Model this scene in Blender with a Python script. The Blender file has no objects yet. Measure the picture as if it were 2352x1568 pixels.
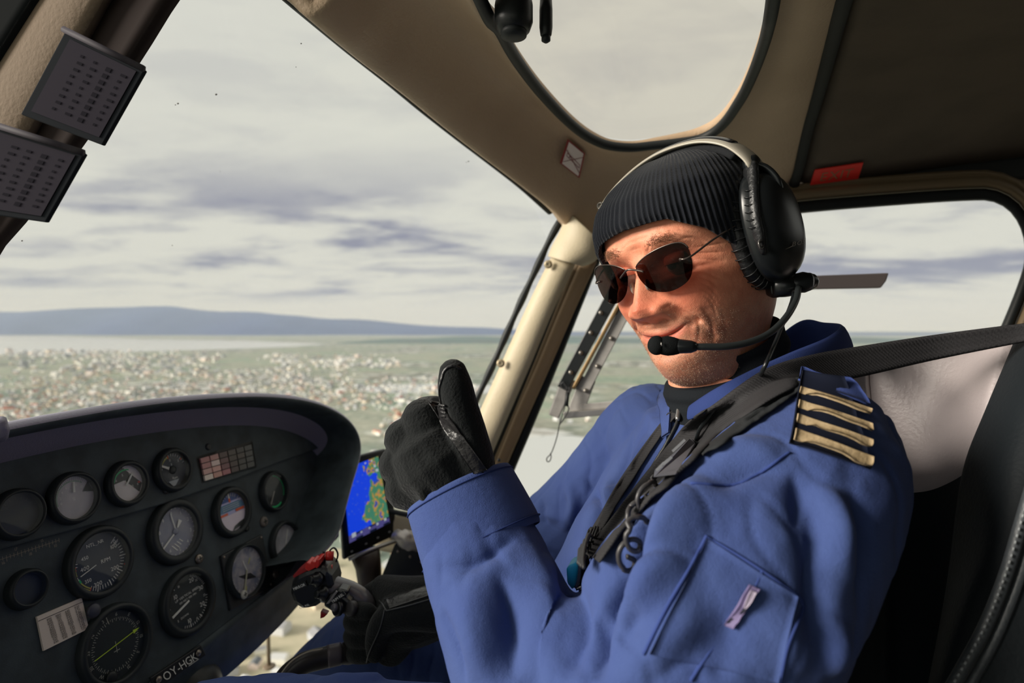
import bpy, bmesh, math, random
import numpy as np
from mathutils import Vector, Matrix, noise
from mathutils.bvhtree import BVHTree

random.seed(7); np.random.seed(7)
SC = bpy.context.scene
COL = SC.collection
# the cabin floor is z = 0, the camera's eye sits 1.2 m above it, looking along +Y
F, CX, CY, CZ = 1300.0, 1176.0, 755.0, 1.2
cd = bpy.data.cameras.new('camera'); cam = bpy.data.objects.new('camera', cd); COL.objects.link(cam)
cam.location = (0, 0, CZ); cam.rotation_euler = (math.pi/2, 0, 0)
cd.sensor_width = 36; cd.lens = 36*F/2352; cd.shift_y = -(784-CY)/2352
cd.clip_start = .02; cd.clip_end = 120000
cd.dof.use_dof = True; cd.dof.focus_distance = .575; cd.dof.aperture_fstop = 4.6
SC.camera = cam
SC.view_settings.view_transform = 'Standard'; SC.view_settings.look = 'None'
SC.view_settings.exposure = 0.0; SC.view_settings.gamma = 1.0; SC.view_settings.use_curve_mapping = False
SC.cycles.max_bounces = 6; SC.cycles.transparent_max_bounces = 16; SC.cycles.diffuse_bounces = 4
SC.cycles.glossy_bounces = 3; SC.cycles.sample_clamp_indirect = 4.0

def lin(c): return tuple((x/255/12.92 if x/255 <= .04045 else ((x/255+.055)/1.055)**2.4) for x in c)

# ---------------- sky: bright overcast with streaks of grey cloud low down
W = bpy.data.worlds.new('sky'); SC.world = W; W.use_nodes = True
nt = W.node_tree; nt.nodes.clear()
def N(t, **k):
    n = nt.nodes.new(t)
    for a, b in k.items(): setattr(n, a, b)
    return n
def math_node(op, a, b=None, clamp=False):
    n = N('ShaderNodeMath', operation=op, use_clamp=clamp)
    for i, v in enumerate((a, b)):
        if v is None: continue
        if hasattr(v, 'links'): nt.links.new(v, n.inputs[i])
        else: n.inputs[i].default_value = v
    return n.outputs[0]
def maprange(v, a, b, c, d):
    n = N('ShaderNodeMapRange', clamp=True); nt.links.new(v, n.inputs[0])
    n.interpolation_type = 'SMOOTHSTEP'
    for i, x in enumerate((a, b, c, d)): n.inputs[1+i].default_value = x
    return n.outputs[0]
tc = N('ShaderNodeTexCoord'); sep = N('ShaderNodeSeparateXYZ'); nt.links.new(tc.outputs['Generated'], sep.inputs[0])
z = math_node('MAXIMUM', sep.outputs[2], 0.0); zz = math_node('ADD', z, .10)
cmb = N('ShaderNodeCombineXYZ')
nt.links.new(math_node('DIVIDE', sep.outputs[0], zz), cmb.inputs[0]); nt.links.new(math_node('DIVIDE', sep.outputs[1], zz), cmb.inputs[1])
def sky_noise(scale, det, rough, off):
    m = N('ShaderNodeMapping'); nt.links.new(cmb.outputs[0], m.inputs[0]); m.inputs['Location'].default_value = off
    m.inputs['Scale'].default_value = (.75, 1.25, 1)
    n = N('ShaderNodeTexNoise'); n.inputs['Scale'].default_value = scale; n.inputs['Detail'].default_value = det
    n.inputs['Roughness'].default_value = rough; n.inputs['Distortion'].default_value = .35
    nt.links.new(m.outputs[0], n.inputs['Vector']); return n.outputs[0]
n1 = sky_noise(.62, 7, .55, (3.1, 1.7, 0)); n2 = sky_noise(1.9, 6, .6, (8.3, 4.2, 2.0))
dark = maprange(n1, .48, .66, 0, 1)
dark2 = maprange(n2, .45, .72, 0, .55)
low = math_node('MULTIPLY', maprange(z, .030, .075, 0, 1), maprange(z, .15, .32, 1, .10))
f = math_node('MULTIPLY', math_node('ADD', dark, dark2), low, True)
wisp = math_node('MULTIPLY', maprange(n2, .42, .70, 0, .24), maprange(z, .10, .3, .3, 1))
f = math_node('MAXIMUM', f, wisp)
mx = N('ShaderNodeMix', data_type='RGBA'); nt.links.new(f, mx.inputs[0])
mx.inputs[6].default_value = (*lin((219, 219, 209)), 1); mx.inputs[7].default_value = (*lin((142, 144, 162)), 1)
bg = N('ShaderNodeBackground'); nt.links.new(mx.outputs[2], bg.inputs[0]); bg.inputs[1].default_value = 1.0
out = N('ShaderNodeOutputWorld'); nt.links.new(bg.outputs[0], out.inputs[0])

# ---------------- the sun behind thin cloud, ahead and to the left of the nose
sd = bpy.data.lights.new('sun', 'SUN'); sun = bpy.data.objects.new('sun', sd); COL.objects.link(sun)
sd.energy = 5.4; sd.angle = math.radians(22); sd.color = (1.0, .93, .82)
sun.location = (0, 0, 30)
sun.rotation_euler = Vector((.92, .25, -.33)).to_track_quat('-Z', 'Y').to_euler()

# ================= helpers
def P(px, py, d): return Vector(((px-CX)/F*d, d, (CY-py)/F*d+CZ))
def pix(p): return (CX+F*p[0]/p[1], CY-F*(p[2]-CZ)/p[1])
MATS = {}
def mat(name, rgb, rough=.6, spec=.5, bump=None, metal=0, coat=0, var=None, sheen=0, em=None, attr=None, space='Object', bump2=None, wave=None):
    """procedural principled material; bump=(scale, strength[, distance]); var=(scale, rgb2, amount)"""
    if name in MATS: return MATS[name]
    m = bpy.data.materials.new(name); m.use_nodes = True; t = m.node_tree; b = t.nodes['Principled BSDF']
    c = (*lin(rgb), 1)
    b.inputs['Base Color'].default_value = c; b.inputs['Roughness'].default_value = rough
    b.inputs['Specular IOR Level'].default_value = spec; b.inputs['Metallic'].default_value = metal
    b.inputs['Coat Weight'].default_value = coat; b.inputs['Sheen Weight'].default_value = sheen
    if em: b.inputs['Emission Color'].default_value = (*lin(em[0]), 1); b.inputs['Emission Strength'].default_value = em[1]
    co = t.nodes.new('ShaderNodeTexCoord')
    src = None
    if attr:
        a = t.nodes.new('ShaderNodeAttribute'); a.attribute_name = attr; src = a.outputs['Color']
    if var:
        n = t.nodes.new('ShaderNodeTexNoise'); n.inputs['Scale'].default_value = var[0]; n.inputs['Detail'].default_value = 5
        t.links.new(co.outputs[space], n.inputs['Vector'])
        r = t.nodes.new('ShaderNodeMapRange'); r.inputs[1].default_value = .38; r.inputs[2].default_value = .66; r.inputs[4].default_value = var[2]
        t.links.new(n.outputs[0], r.inputs[0])
        x = t.nodes.new('ShaderNodeMix'); x.data_type = 'RGBA'; x.inputs[7].default_value = (*lin(var[1]), 1)
        if src: t.links.new(src, x.inputs[6])
        else: x.inputs[6].default_value = c
        t.links.new(r.outputs[0], x.inputs[0]); src = x.outputs[2]
    if src: t.links.new(src, b.inputs['Base Color'])
    h = None
    for bb in (bump, bump2):
        if not bb: continue
        n = t.nodes.new('ShaderNodeTexNoise'); n.inputs['Scale'].default_value = bb[0]; n.inputs['Detail'].default_value = 4
        t.links.new(co.outputs[space], n.inputs['Vector'])
        k = t.nodes.new('ShaderNodeBump'); k.inputs['Strength'].default_value = bb[1]; k.inputs['Distance'].default_value = bb[2] if len(bb) > 2 else .001
        t.links.new(n.outputs[0], k.inputs['Height'])
        if h: t.links.new(h, k.inputs['Normal'])
        h = k.outputs[0]
    if wave:
        n = t.nodes.new('ShaderNodeTexWave'); n.inputs['Scale'].default_value = wave[0]; n.bands_direction = wave[2]
        n.inputs['Distortion'].default_value = .6
        t.links.new(co.outputs[space], n.inputs['Vector'])
        k = t.nodes.new('ShaderNodeBump'); k.inputs['Strength'].default_value = wave[1]; k.inputs['Distance'].default_value = .001
        t.links.new(n.outputs[0], k.inputs['Height'])
        if h: t.links.new(h, k.inputs['Normal'])
        h = k.outputs[0]
    if h: t.links.new(h, b.inputs['Normal'])
    MATS[name] = m; return m
def glass(name, rgb, refl=.05, rough=0.0, ior=1.45):
    """thin pane: tinted transparency with a Fresnel reflection"""
    if name in MATS: return MATS[name]
    m = bpy.data.materials.new(name); m.use_nodes = True; t = m.node_tree; t.nodes.clear()
    tr = t.nodes.new('ShaderNodeBsdfTransparent'); tr.inputs[0].default_value = (*rgb, 1)
    g = t.nodes.new('ShaderNodeBsdfGlossy'); g.inputs['Roughness'].default_value = rough
    fr = t.nodes.new('ShaderNodeLayerWeight'); fr.inputs['Blend'].default_value = .5
    pw = t.nodes.new('ShaderNodeMath'); pw.operation = 'POWER'; pw.inputs[1].default_value = 5; t.links.new(fr.outputs['Facing'], pw.inputs[0])
    mu = t.nodes.new('ShaderNodeMath'); mu.operation = 'MULTIPLY_ADD'; mu.use_clamp = True; mu.inputs[1].default_value = .5; mu.inputs[2].default_value = refl
    t.links.new(pw.outputs[0], mu.inputs[0])
    mi = t.nodes.new('ShaderNodeMixShader'); t.links.new(mu.outputs[0], mi.inputs[0]); t.links.new(tr.outputs[0], mi.inputs[1]); t.links.new(g.outputs[0], mi.inputs[2])
    o = t.nodes.new('ShaderNodeOutputMaterial'); t.links.new(mi.outputs[0], o.inputs[0])
    MATS[name] = m; return m

class MB:
    """collects shapes into ONE mesh"""
    def __init__(s): s.v = []; s.f = []; s.mi = []; s.cur = 0
    def add(s, v, f):
        o = len(s.v); s.v += [tuple(p) for p in v]; s.f += [tuple(i+o for i in q) for q in f]; s.mi += [s.cur]*len(f); return s
    def build(s, name, mats, parent=None, smooth=True, sub=0, solid=0, bevel=0, offset=-1):
        me = bpy.data.meshes.new(name); me.from_pydata(s.v, [], s.f)
        for m in (mats if isinstance(mats, (list, tuple)) else [mats]): me.materials.append(m)
        if max(s.mi or [0]) > 0: me.polygons.foreach_set('material_index', s.mi)
        me.polygons.foreach_set('use_smooth', [smooth]*len(me.polygons)); me.update()
        return link(name, me, parent, sub, solid, bevel, offset)
def face_camera(v, f):
    """wind the faces so that their normals look into the cabin (the thickness then goes outwards)"""
    q = f[len(f)//2]; a, b, c = Vector(v[q[0]]), Vector(v[q[1]]), Vector(v[q[2]])
    return (v, f) if (b-a).cross(c-a).dot(Vector((0, 0, CZ))-a) > 0 else (v, [k[::-1] for k in f])
def link(name, me, parent=None, sub=0, solid=0, bevel=0, offset=-1):
    o = bpy.data.objects.new(name, me); COL.objects.link(o)
    if parent is not None:
        o.parent = parent; o.matrix_parent_inverse = pinv(parent)
    if solid:
        q = o.modifiers.new('solid', 'SOLIDIFY'); q.thickness = solid; q.offset = offset
    if bevel:
        q = o.modifiers.new('bevel', 'BEVEL'); q.width = bevel; q.segments = 2; q.limit_method = 'ANGLE'
    if sub:
        q = o.modifiers.new('sub', 'SUBSURF'); q.levels = sub; q.render_levels = sub
    return o
def wmat(o):
    m = o.matrix_basis.copy(); p = o.parent; inv = o.matrix_parent_inverse
    return wmat(p) @ inv @ m if p else m
def pinv(o): return wmat(o).inverted()
def tag(o, label=None, cat=None, group=None, kind=None):
    if label: o['label'] = label
    if cat: o['category'] = cat
    if group: o['group'] = group
    if kind: o['kind'] = kind
    return o
def empty(name, loc, label=None, cat=None, group=None, kind=None):
    o = bpy.data.objects.new(name, None); o.empty_display_size = .02; COL.objects.link(o); o.location = loc
    return tag(o, label, cat, group, kind)

def grid_faces(r, c, closed=False, flip=False):
    f = []
    for i in range(r-1):
        for j in range(c if closed else c-1):
            a, b = i*c+j, i*c+(j+1) % c
            q = (a, b, b+c, a+c); f.append(q[::-1] if flip else q)
    return f
def loft(rings, caps=True, closed=True):
    n = len(rings[0]); v = [p for r in rings for p in r]; f = grid_faces(len(rings), n, closed)
    if caps and closed:
        f.append(tuple(range(n))[::-1]); k = (len(rings)-1)*n; f.append(tuple(range(k, k+n)))
    return v, f
def spline(pts, n, closed=False):
    """Catmull-Rom through pts (any dimension), n samples, uniform in chord length"""
    A = np.array([list(p) for p in pts], float)
    if closed: A = np.vstack([A[-1:], A, A[:2]])
    else: A = np.vstack([2*A[0]-A[1], A, 2*A[-1]-A[-2]])
    seg = []
    for i in range(1, len(A)-2):
        p0, p1, p2, p3 = A[i-1], A[i], A[i+1], A[i+2]
        t = np.linspace(0, 1, 24, endpoint=False)[:, None]
        seg.append(.5*((2*p1)+(-p0+p2)*t+(2*p0-5*p1+4*p2-p3)*t*t+(-p0+3*p1-3*p2+p3)*t**3))
    S = np.vstack(seg+[A[-2][None]])
    L = np.concatenate([[0], np.cumsum(np.linalg.norm(np.diff(S[:, :3], axis=0), axis=1))])
    u = np.linspace(0, L[-1], n, endpoint=not closed)
    return np.stack([np.interp(u, L, S[:, k]) for k in range(S.shape[1])], 1)
def tube(pts, rad, n=12, up=None, flat=1.0, caps=True, round_ends=False):
    """swept tube; rad number or list; flat squashes it along the second axis; up orients the first axis"""
    A = np.array([list(p) for p in pts], float); m = len(A)
    R = np.full(m, rad, float) if np.isscalar(rad) else np.array(rad, float)
    T = np.gradient(A, axis=0); T /= np.linalg.norm(T, axis=1)[:, None]+1e-12
    if up is None:
        up = np.array([0, 0, 1.]) if abs(T[0][2]) < .9 else np.array([1., 0, 0])
        x = np.cross(up, T[0])
    else: x = np.array(list(up), float); x = x-T[0]*x.dot(T[0])
    x /= np.linalg.norm(x); rings = []
    a = np.linspace(0, 2*np.pi, n, endpoint=False)
    for i in range(m):
        x = x-T[i]*x.dot(T[i]); x /= np.linalg.norm(x); y = np.cross(T[i], x)
        rings.append(A[i]+R[i]*(np.cos(a)[:, None]*x+flat*np.sin(a)[:, None]*y))
    if round_ends:
        def dome(i, sgn):
            rs = []
            for k in (35, 65, 85):
                q = math.radians(k); rs.append(A[i]+sgn*T[i]*R[i]*math.sin(q)*min(1, flat)+(rings[i]-A[i])*math.cos(q))
            return rs
        rings = dome(0, -1)[::-1]+rings+dome(m-1, 1)
    v, f = loft([list(map(tuple, r)) for r in rings], caps)
    return v, f
def box(c, ax, ay, az):
    """box from centre and three half-axis vectors"""
    c, ax, ay, az = map(Vector, (c, ax, ay, az)); v = []
    for k in (-1, 1):
        for j in (-1, 1):
            for i in (-1, 1): v.append(c+ax*i+ay*j+az*k)
    return v, [(0, 2, 3, 1), (4, 5, 7, 6), (0, 1, 5, 4), (2, 6, 7, 3), (0, 4, 6, 2), (1, 3, 7, 5)]
def prism(loop, off):
    n = len(loop); off = Vector(off); v = [Vector(p) for p in loop]+[Vector(p)+off for p in loop]
    return v, [tuple(range(n))[::-1], tuple(range(n, 2*n))]+[(i, (i+1) % n, n+(i+1) % n, n+i) for i in range(n)]
def ellipsoid(c, ax, ay, az, n=16, m=10):
    c, ax, ay, az = map(Vector, (c, ax, ay, az)); rings = []
    for i in range(1, m):
        t = math.pi*i/m
        rings.append([c-az*math.cos(t)+(ax*math.cos(2*math.pi*j/n)+ay*math.sin(2*math.pi*j/n))*math.sin(t) for j in range(n)])
    v = [c-az]+[p for r in rings for p in r]+[c+az]; f = []
    for j in range(n): f.append((0, 1+(j+1) % n, 1+j))
    for i in range(m-2):
        for j in range(n): f.append((1+i*n+j, 1+i*n+(j+1) % n, 1+(i+1)*n+(j+1) % n, 1+(i+1)*n+j))
    k = 1+(m-2)*n
    for j in range(n): f.append((k+j, k+(j+1) % n, len(v)-1))
    return v, f
def lathe(c, ax, ay, az, prof, n=32, caps=True):
    """profile [(radius, height)] turned about az through c (ax, ay unit vectors)"""
    c, ax, ay, az = map(Vector, (c, ax, ay, az))
    return loft([[c+az*h+(ax*math.cos(2*math.pi*j/n)+ay*math.sin(2*math.pi*j/n))*r for j in range(n)] for r, h in prof], caps)

# ---- flat lettering: every character converted once, then laid out by hand
GL = {}
def load_glyphs(chars):
    cu = []
    for ch in chars:
        d = bpy.data.curves.new('glyph', 'FONT'); d.body = ch; d.size = 1.0; d.resolution_u = 3
        o = bpy.data.objects.new('glyph', d); COL.objects.link(o); cu.append((ch, o))
    dg = bpy.context.evaluated_depsgraph_get(); dg.update()
    for ch, o in cu:
        me = o.evaluated_get(dg).to_mesh()
        v = np.array([x.co[:2] for x in me.vertices]) if len(me.vertices) else np.zeros((0, 2))
        GL[ch] = (v, [tuple(p.vertices) for p in me.polygons])
        o.evaluated_get(dg).to_mesh_clear()
    for ch, o in cu:
        d = o.data; bpy.data.objects.remove(o); bpy.data.curves.remove(d)
load_glyphs('ABCDEFGHIKLMNOPRSTUVWXYZacdegimnprtuy0123456789-_.,/%<>')
def text2d(s, size, gap=.10, center=True):
    v, f, x = [], [], 0.0
    for ch in s:
        if ch == ' ' or ch not in GL: x += .32; continue
        gv, gf = GL[ch]
        if len(gv) == 0: continue
        x0 = gv[:, 0].min(); o = len(v)
        for p in gv: v.append(((p[0]-x0+x)*size, p[1]*size))
        f += [tuple(i+o for i in q) for q in gf]; x += gv[:, 0].max()-x0+gap
    if center and v:
        w = (x-gap)*size
        v = [(a-w/2, b-.36*size) for a, b in v]
    return v, f
def on_plane(vf, o, ex, ey, lift=0.0):
    o, ex, ey = map(Vector, (o, ex, ey)); n = ex.cross(ey).normalized()
    return [o+ex*a+ey*b+n*lift for a, b in vf[0]], vf[1]
def remesh(mb, voxel, smooth=3):
    """fuse overlapping shapes into one closed surface; returns (verts Nx3, quads)"""
    me = bpy.data.meshes.new('fuse'); me.from_pydata(mb.v, [], mb.f); me.update()
    o = bpy.data.objects.new('fuse', me); COL.objects.link(o)
    q = o.modifiers.new('r', 'REMESH'); q.mode = 'VOXEL'; q.voxel_size = voxel; q.adaptivity = 0
    if smooth:
        s = o.modifiers.new('s', 'SMOOTH'); s.factor = .5; s.iterations = smooth
    dg = bpy.context.evaluated_depsgraph_get(); dg.update(); ev = o.evaluated_get(dg); m2 = ev.to_mesh()
    v = np.empty(len(m2.vertices)*3); m2.vertices.foreach_get('co', v); v = v.reshape(-1, 3)
    f = [tuple(p.vertices) for p in m2.polygons]
    ev.to_mesh_clear(); bpy.data.objects.remove(o); bpy.data.meshes.remove(me)
    return v, f
# ================= outside: land, sea, far hills, town
H = -300.0
def G(px, py, z=H):
    d = (CZ-z)*F/(py-CY); return Vector(((px-CX)/F*d, d, z))
def ground_mat():
    m = bpy.data.materials.new('ground'); m.use_nodes = True; t = m.node_tree; b = t.nodes['Principled BSDF']
    b.inputs['Roughness'].default_value = .95; b.inputs['Specular IOR Level'].default_value = .1
    co = t.nodes.new('ShaderNodeTexCoord')
    def nz(s, d=5):
        n = t.nodes.new('ShaderNodeTexNoise'); n.inputs['Scale'].default_value = s; n.inputs['Detail'].default_value = d
        n.inputs['Roughness'].default_value = .6
        t.links.new(co.outputs['Object'], n.inputs['Vector']); return n.outputs[0]
    def ramp(v, st):
        r = t.nodes.new('ShaderNodeValToRGB'); e = r.color_ramp.elements
        e[0].position, e[0].color = st[0][0], (*lin(st[0][1]), 1); e[1].position, e[1].color = st[-1][0], (*lin(st[-1][1]), 1)
        for p, c in st[1:-1]:
            k = e.new(p); k.color = (*lin(c), 1)
        t.links.new(v, r.inputs[0]); return r.outputs[0]
    base = ramp(nz(.0016, 8), [(.30, (88, 110, 104)), (.40, (122, 138, 124)), (.50, (164, 164, 148)), (.58, (140, 158, 136)), (.70, (102, 132, 120))])
    fine = ramp(nz(.03, 4), [(.35, (108, 118, 112)), (.5, (152, 154, 144)), (.66, (200, 196, 186))])
    x = t.nodes.new('ShaderNodeMix'); x.data_type = 'RGBA'; x.inputs[0].default_value = .38
    t.links.new(base, x.inputs[6]); t.links.new(fine, x.inputs[7])
    vo = t.nodes.new('ShaderNodeTexVoronoi'); vo.inputs['Scale'].default_value = .018; t.links.new(co.outputs['Object'], vo.inputs['Vector'])
    sc = t.nodes.new('ShaderNodeSeparateColor'); t.links.new(vo.outputs['Color'], sc.inputs[0])
    roofs = ramp(sc.outputs[0], [(.0, (70, 82, 84)), (.3, (112, 118, 110)), (.62, (150, 140, 130)), (.8, (196, 196, 196)), (1, (236, 236, 232))])
    k = t.nodes.new('ShaderNodeMapRange'); k.inputs[1].default_value = .50; k.inputs[2].default_value = .58; k.inputs[4].default_value = .75
    t.links.new(nz(.0011, 4), k.inputs[0])
    y = t.nodes.new('ShaderNodeMix'); y.data_type = 'RGBA'; t.links.new(k.outputs[0], y.inputs[0])
    t.links.new(x.outputs[2], y.inputs[6]); t.links.new(roofs, y.inputs[7])
    t.links.new(y.outputs[2], b.inputs['Base Color']); return m
GM = ground_mat()
mb = MB(); mb.add([(-60000, -3000, H), (60000, -3000, H), (60000, 70000, H), (-60000, 70000, H)], [(0, 1, 2, 3)])
tag(mb.build('ground', GM, smooth=False), kind='structure')
WM = mat('water', (200, 202, 200), rough=.22, spec=.6, bump=(.02, .3, .6))
def sheet(name, pts, z, m):
    q = MB(); q.add([(p.x, p.y, z) for p in pts], [tuple(range(len(pts)))]); return tag(q.build(name, m, smooth=False), kind='structure')
def blob(pxs, n=60): return [Vector(p) for p in spline([G(*p) for p in pxs], n, True)]
# fjord reaching to the foot of the hills, lake under the pilot's arm, river beyond the thumb
sheet('sea', [G(-900, 806), G(-100, 812), G(80, 818), G(230, 812), G(360, 806), G(520, 802), G(640, 798), G(760, 790), G(560, 782), G(330, 779), G(120, 772), G(-300, 768), G(-900, 768)], H+1.5, WM)
sheet('lake', blob([(1120, 1042), (1180, 1012), (1290, 1000), (1400, 1010), (1560, 1004), (1800, 1040), (1850, 1200), (1500, 1330), (1180, 1290), (1060, 1150)]), H+1.5, WM)
sheet('ground.001', blob([(400, 1340), (560, 1285), (800, 1262), (900, 1330), (880, 1500), (800, 1700), (560, 1800), (380, 1600)]), H+.6, mat('gravel', (196, 186, 162), rough=1, spec=.05, var=(.03, (164, 160, 136), .9)))
sheet('river', blob([(820, 892), (900, 884), (1010, 882), (1100, 884), (1200, 886), (1190, 898), (1080, 905), (960, 903), (860, 902)]), H+1.5, WM)
# hills as real relief: a long plateau ridge far beyond the fjord
HM = mat('hillside', (60, 76, 124), rough=1, spec=.0, var=(.0006, (50, 62, 112), .8))  # blue of the distance haze put into the hillside colour
crest = [(-700, 722), (-300, 712), (0, 717), (130, 709), (270, 702), (370, 705), (470, 715), (560, 718), (660, 724), (720, 731), (800, 733), (880, 741), (960, 747), (1050, 750), (1120, 753), (1300, 762), (1700, 764), (2400, 765), (3200, 764)]
cp = np.array(crest, float); mb = MB(); rows, cols = 14, 150; D0, D1 = 27000., 40000.; V = []
for i in range(rows):
    u = i/(rows-1); d = D0+(D1-D0)*u
    for j in range(cols):
        px = -700+3900*j/(cols-1); py = np.interp(px, cp[:, 0], cp[:, 1]); top = (CY-py)/F*33500+CZ-H
        prof = min(1, (math.sin(min(u*1.9, 1)*math.pi/2))**.9) if u < .53 else 1-.75*((u-.53)/.47)**2
        x = (px-CX)/F*33500*(.9+.1*u)
        nz = noise.noise(Vector((x*.00035, d*.0005, 3)))*90*math.sin(math.pi*min(1, u*1.2))
        V.append((x, d+(noise.noise(Vector((x*.0002, 1, 7)))*2500), H-4+max(0, top*prof+nz*min(1, top/400))))
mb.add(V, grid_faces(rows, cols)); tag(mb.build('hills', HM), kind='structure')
V = []; mb = MB(); rows, cols = 8, 120
for i in range(rows):
    u = i/(rows-1); d = 11500+7000*u
    for j in range(cols):
        w = j/(cols-1); x = -3800+15000*w
        h = (90+150*noise.noise(Vector((x*.0004, d*.0003, 5))))*math.sin(math.pi*u)*math.sin(math.pi*w)**.5
        V.append((x, d, H-3+max(0, h)))
mb.add(V, grid_faces(rows, cols)); tag(mb.build('foothills', mat('foothill', (104, 124, 118), rough=1, spec=0, var=(.0013, (112, 118, 112), .9)), None), kind='structure')

# ---- the town: 300 nearest houses one by one, the rest together
HC = [(232, 230, 224), (205, 205, 205), (240, 238, 228), (214, 200, 180), (176, 178, 180), (226, 210, 200)]
RC = [(150, 150, 152), (196, 196, 194), (172, 98, 82), (112, 116, 120), (222, 222, 220), (188, 128, 112)]
def house_vf(w, l, h, r):
    w /= 2; l /= 2
    v = [(-w, -l, 0), (w, -l, 0), (w, l, 0), (-w, l, 0), (-w, -l, h), (w, -l, h), (w, l, h), (-w, l, h), (0, -l, h+r), (0, l, h+r)]
    wall = [(0, 1, 5, 8, 4), (1, 2, 6, 5), (2, 3, 7, 9, 6), (3, 0, 4, 7)]; roof = [(4, 8, 9, 7), (8, 5, 6, 9)]
    return v, wall, roof
HMS = [mat('house_wall_%d' % i, c, rough=.9, spec=.1) for i, c in enumerate(HC)]
RMS = [mat('house_roof_%d' % i, c, rough=.8, spec=.2) for i, c in enumerate(RC)]
zones = [ # px0, px1, py0, py1, count, scale, roof palette
    (0, 520, 930, 1000, 520, 1.0, (0, 2, 5, 1, 3)), (0, 1000, 868, 940, 1500, 1.0, (0, 1, 4, 3, 2)), (20, 470, 806, 866, 620, 2.0, (1, 4, 0, 3)),
    (640, 910, 814, 846, 330, 1.7, (4, 1, 4)), (520, 800, 846, 915, 560, 1.1, (4, 1, 0, 3)), (860, 1010, 935, 1010, 130, 1.0, (2, 1, 5, 4)),
    (440, 760, 1300, 1600, 170, .9, (0, 1, 3, 4)), (780, 1010, 1150, 1350, 26, .9, (1, 4, 0)), (-300, 0, 860, 1100, 160, 1.0, (0, 1, 2)), (1180, 1420, 900, 985, 26, 1.2, (4, 1)),
    (720, 1000, 990, 1120, 40, 1.0, (1, 0, 3))]
hs = []; CELL = {}
for (a, b, c, d, k, s, pal) in zones:
    clump = [(random.uniform(a, b), random.uniform(c, d)) for _ in range(max(3, k//28))]
    for _ in range(k):
        if random.random() < .75:
            q = random.choice(clump); px = random.gauss(q[0], (b-a)*.07); py = min(d, max(c, random.gauss(q[1], (d-c)*.10)))
        else: px, py = random.uniform(a, b), random.uniform(c, d)
        p = G(px, py); big = random.random() < .14
        sz = s*random.uniform(.8, 1.5)*(1.7 if big else 1); kx, ky = int(p.x//60), int(p.y//60)
        if any((p-q).length < 9*(sz+r)+1 for i in (-1, 0, 1) for j in (-1, 0, 1) for q, r in CELL.get((kx+i, ky+j), ())): continue
        CELL.setdefault((kx, ky), []).append((p, sz))
        hs.append((p.y, p, sz, random.uniform(0, 3.14), random.randrange(6), random.choice(pal)))
hs.sort(key=lambda q: q[0])
def hidden(p):
    x, y = pix(p); return not (-20 < x < 1010 and y < 1590) or (x < 430 and y > 1010) or (430 < x < 700 and 960 < y < 1290)
vis = [q for q in hs if not hidden(q[1])][:300]; rest = [q for q in hs if q not in vis]
HME = {}
for d, p, s, a, hc, rc in vis:
    k = (hc, rc)
    if k not in HME:
        v, w, r = house_vf(10, 13, 5.5, 2.6); q = MB(); q.cur = 0; q.add(v, w); q.cur = 1; q.add(v, r)
        me = bpy.data.meshes.new('house'); me.from_pydata(q.v, [], q.f); me.materials.append(HMS[hc]); me.materials.append(RMS[rc])
        me.polygons.foreach_set('material_index', q.mi); HME[k] = me
    o = bpy.data.objects.new('house', HME[k]); COL.objects.link(o); o.location = p; o.rotation_euler = (0, 0, a); o.scale = (s, s, s)
    tag(o, 'small pale house of the town far below, blurred outside the helicopter', 'house', 'houses of the town below')
mb = MB()
for d, p, s, a, hc, rc in rest:
    v, w, r = house_vf(10*s, 13*s, 5.5*s, 2.6*s); ca, sa = math.cos(a), math.sin(a)
    v = [(p.x+x*ca-y*sa, p.y+x*sa+y*ca, p.z+z) for x, y, z in v]
    mb.cur = hc; mb.add(v, w); mb.cur = 6+rc; mb.add(v, r)
tag(mb.build('distant_town', HMS+RMS, smooth=False), 'thousands of tiny white and grey buildings spreading towards the fjord', 'town', kind='stuff')
# haze lying over the far land: a thin scattering layer, real volume
m = bpy.data.materials.new('haze'); m.use_nodes = True; t = m.node_tree; t.nodes.clear()
vs = t.nodes.new('ShaderNodeVolumeScatter'); vs.inputs['Color'].default_value = (.62, .76, 1, 1); vs.inputs['Density'].default_value = 2.6e-5
o_ = t.nodes.new('ShaderNodeOutputMaterial'); t.links.new(vs.outputs[0], o_.inputs['Volume'])
mb = MB(); mb.add(*box((0, 16500, 450), (52000, 0, 0), (0, 14500, 0), (0, 0, 752)))
tag(mb.build('haze', m, smooth=False), 'thin blue haze lying over the far town and hills', 'haze', kind='stuff')
# ================= cabin shell
TAN = mat('tan_trim', (204, 190, 162), rough=.5, spec=.35, bump=(260, .35, .0015), var=(9, (186, 172, 144), .5))
TAND = mat('tan_vinyl', (198, 173, 146), rough=.55, spec=.3, bump=(230, .5, .002), var=(7, (178, 153, 128), .6))
BRN = mat('brown_trim', (150, 126, 98), rough=.6, spec=.3, bump=(260, .3, .0015))
SEAL = mat('rubber_seal', (30, 34, 36), rough=.55, spec=.4, bump=(120, .2, .001))
HEADL = mat('headliner', (104, 94, 84), rough=.9, spec=.1, bump=(500, .5, .001), var=(14, (92, 84, 76), .6))
STEEL = mat('brushed_metal', (176, 172, 168), rough=.38, metal=.85, bump=(200, .12, .0006))
DARKM = mat('black_plastic', (27, 30, 32), rough=.42, spec=.45, bump=(420, .18, .0006))
PANE = glass('clear_pane', (.985, .985, .975), .012)
PANET = glass('tinted_pane', (.90, .86, .81), .012)
def PR(px, py, lift=0):
    """point on the roof lining seen at px, py; lift moves it down into the cabin"""
    d = .60+.00108*py if py >= 0 else .60/(1-py/CY*.9)
    return P(px, py, d)-Vector((0, 0, lift))
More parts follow.
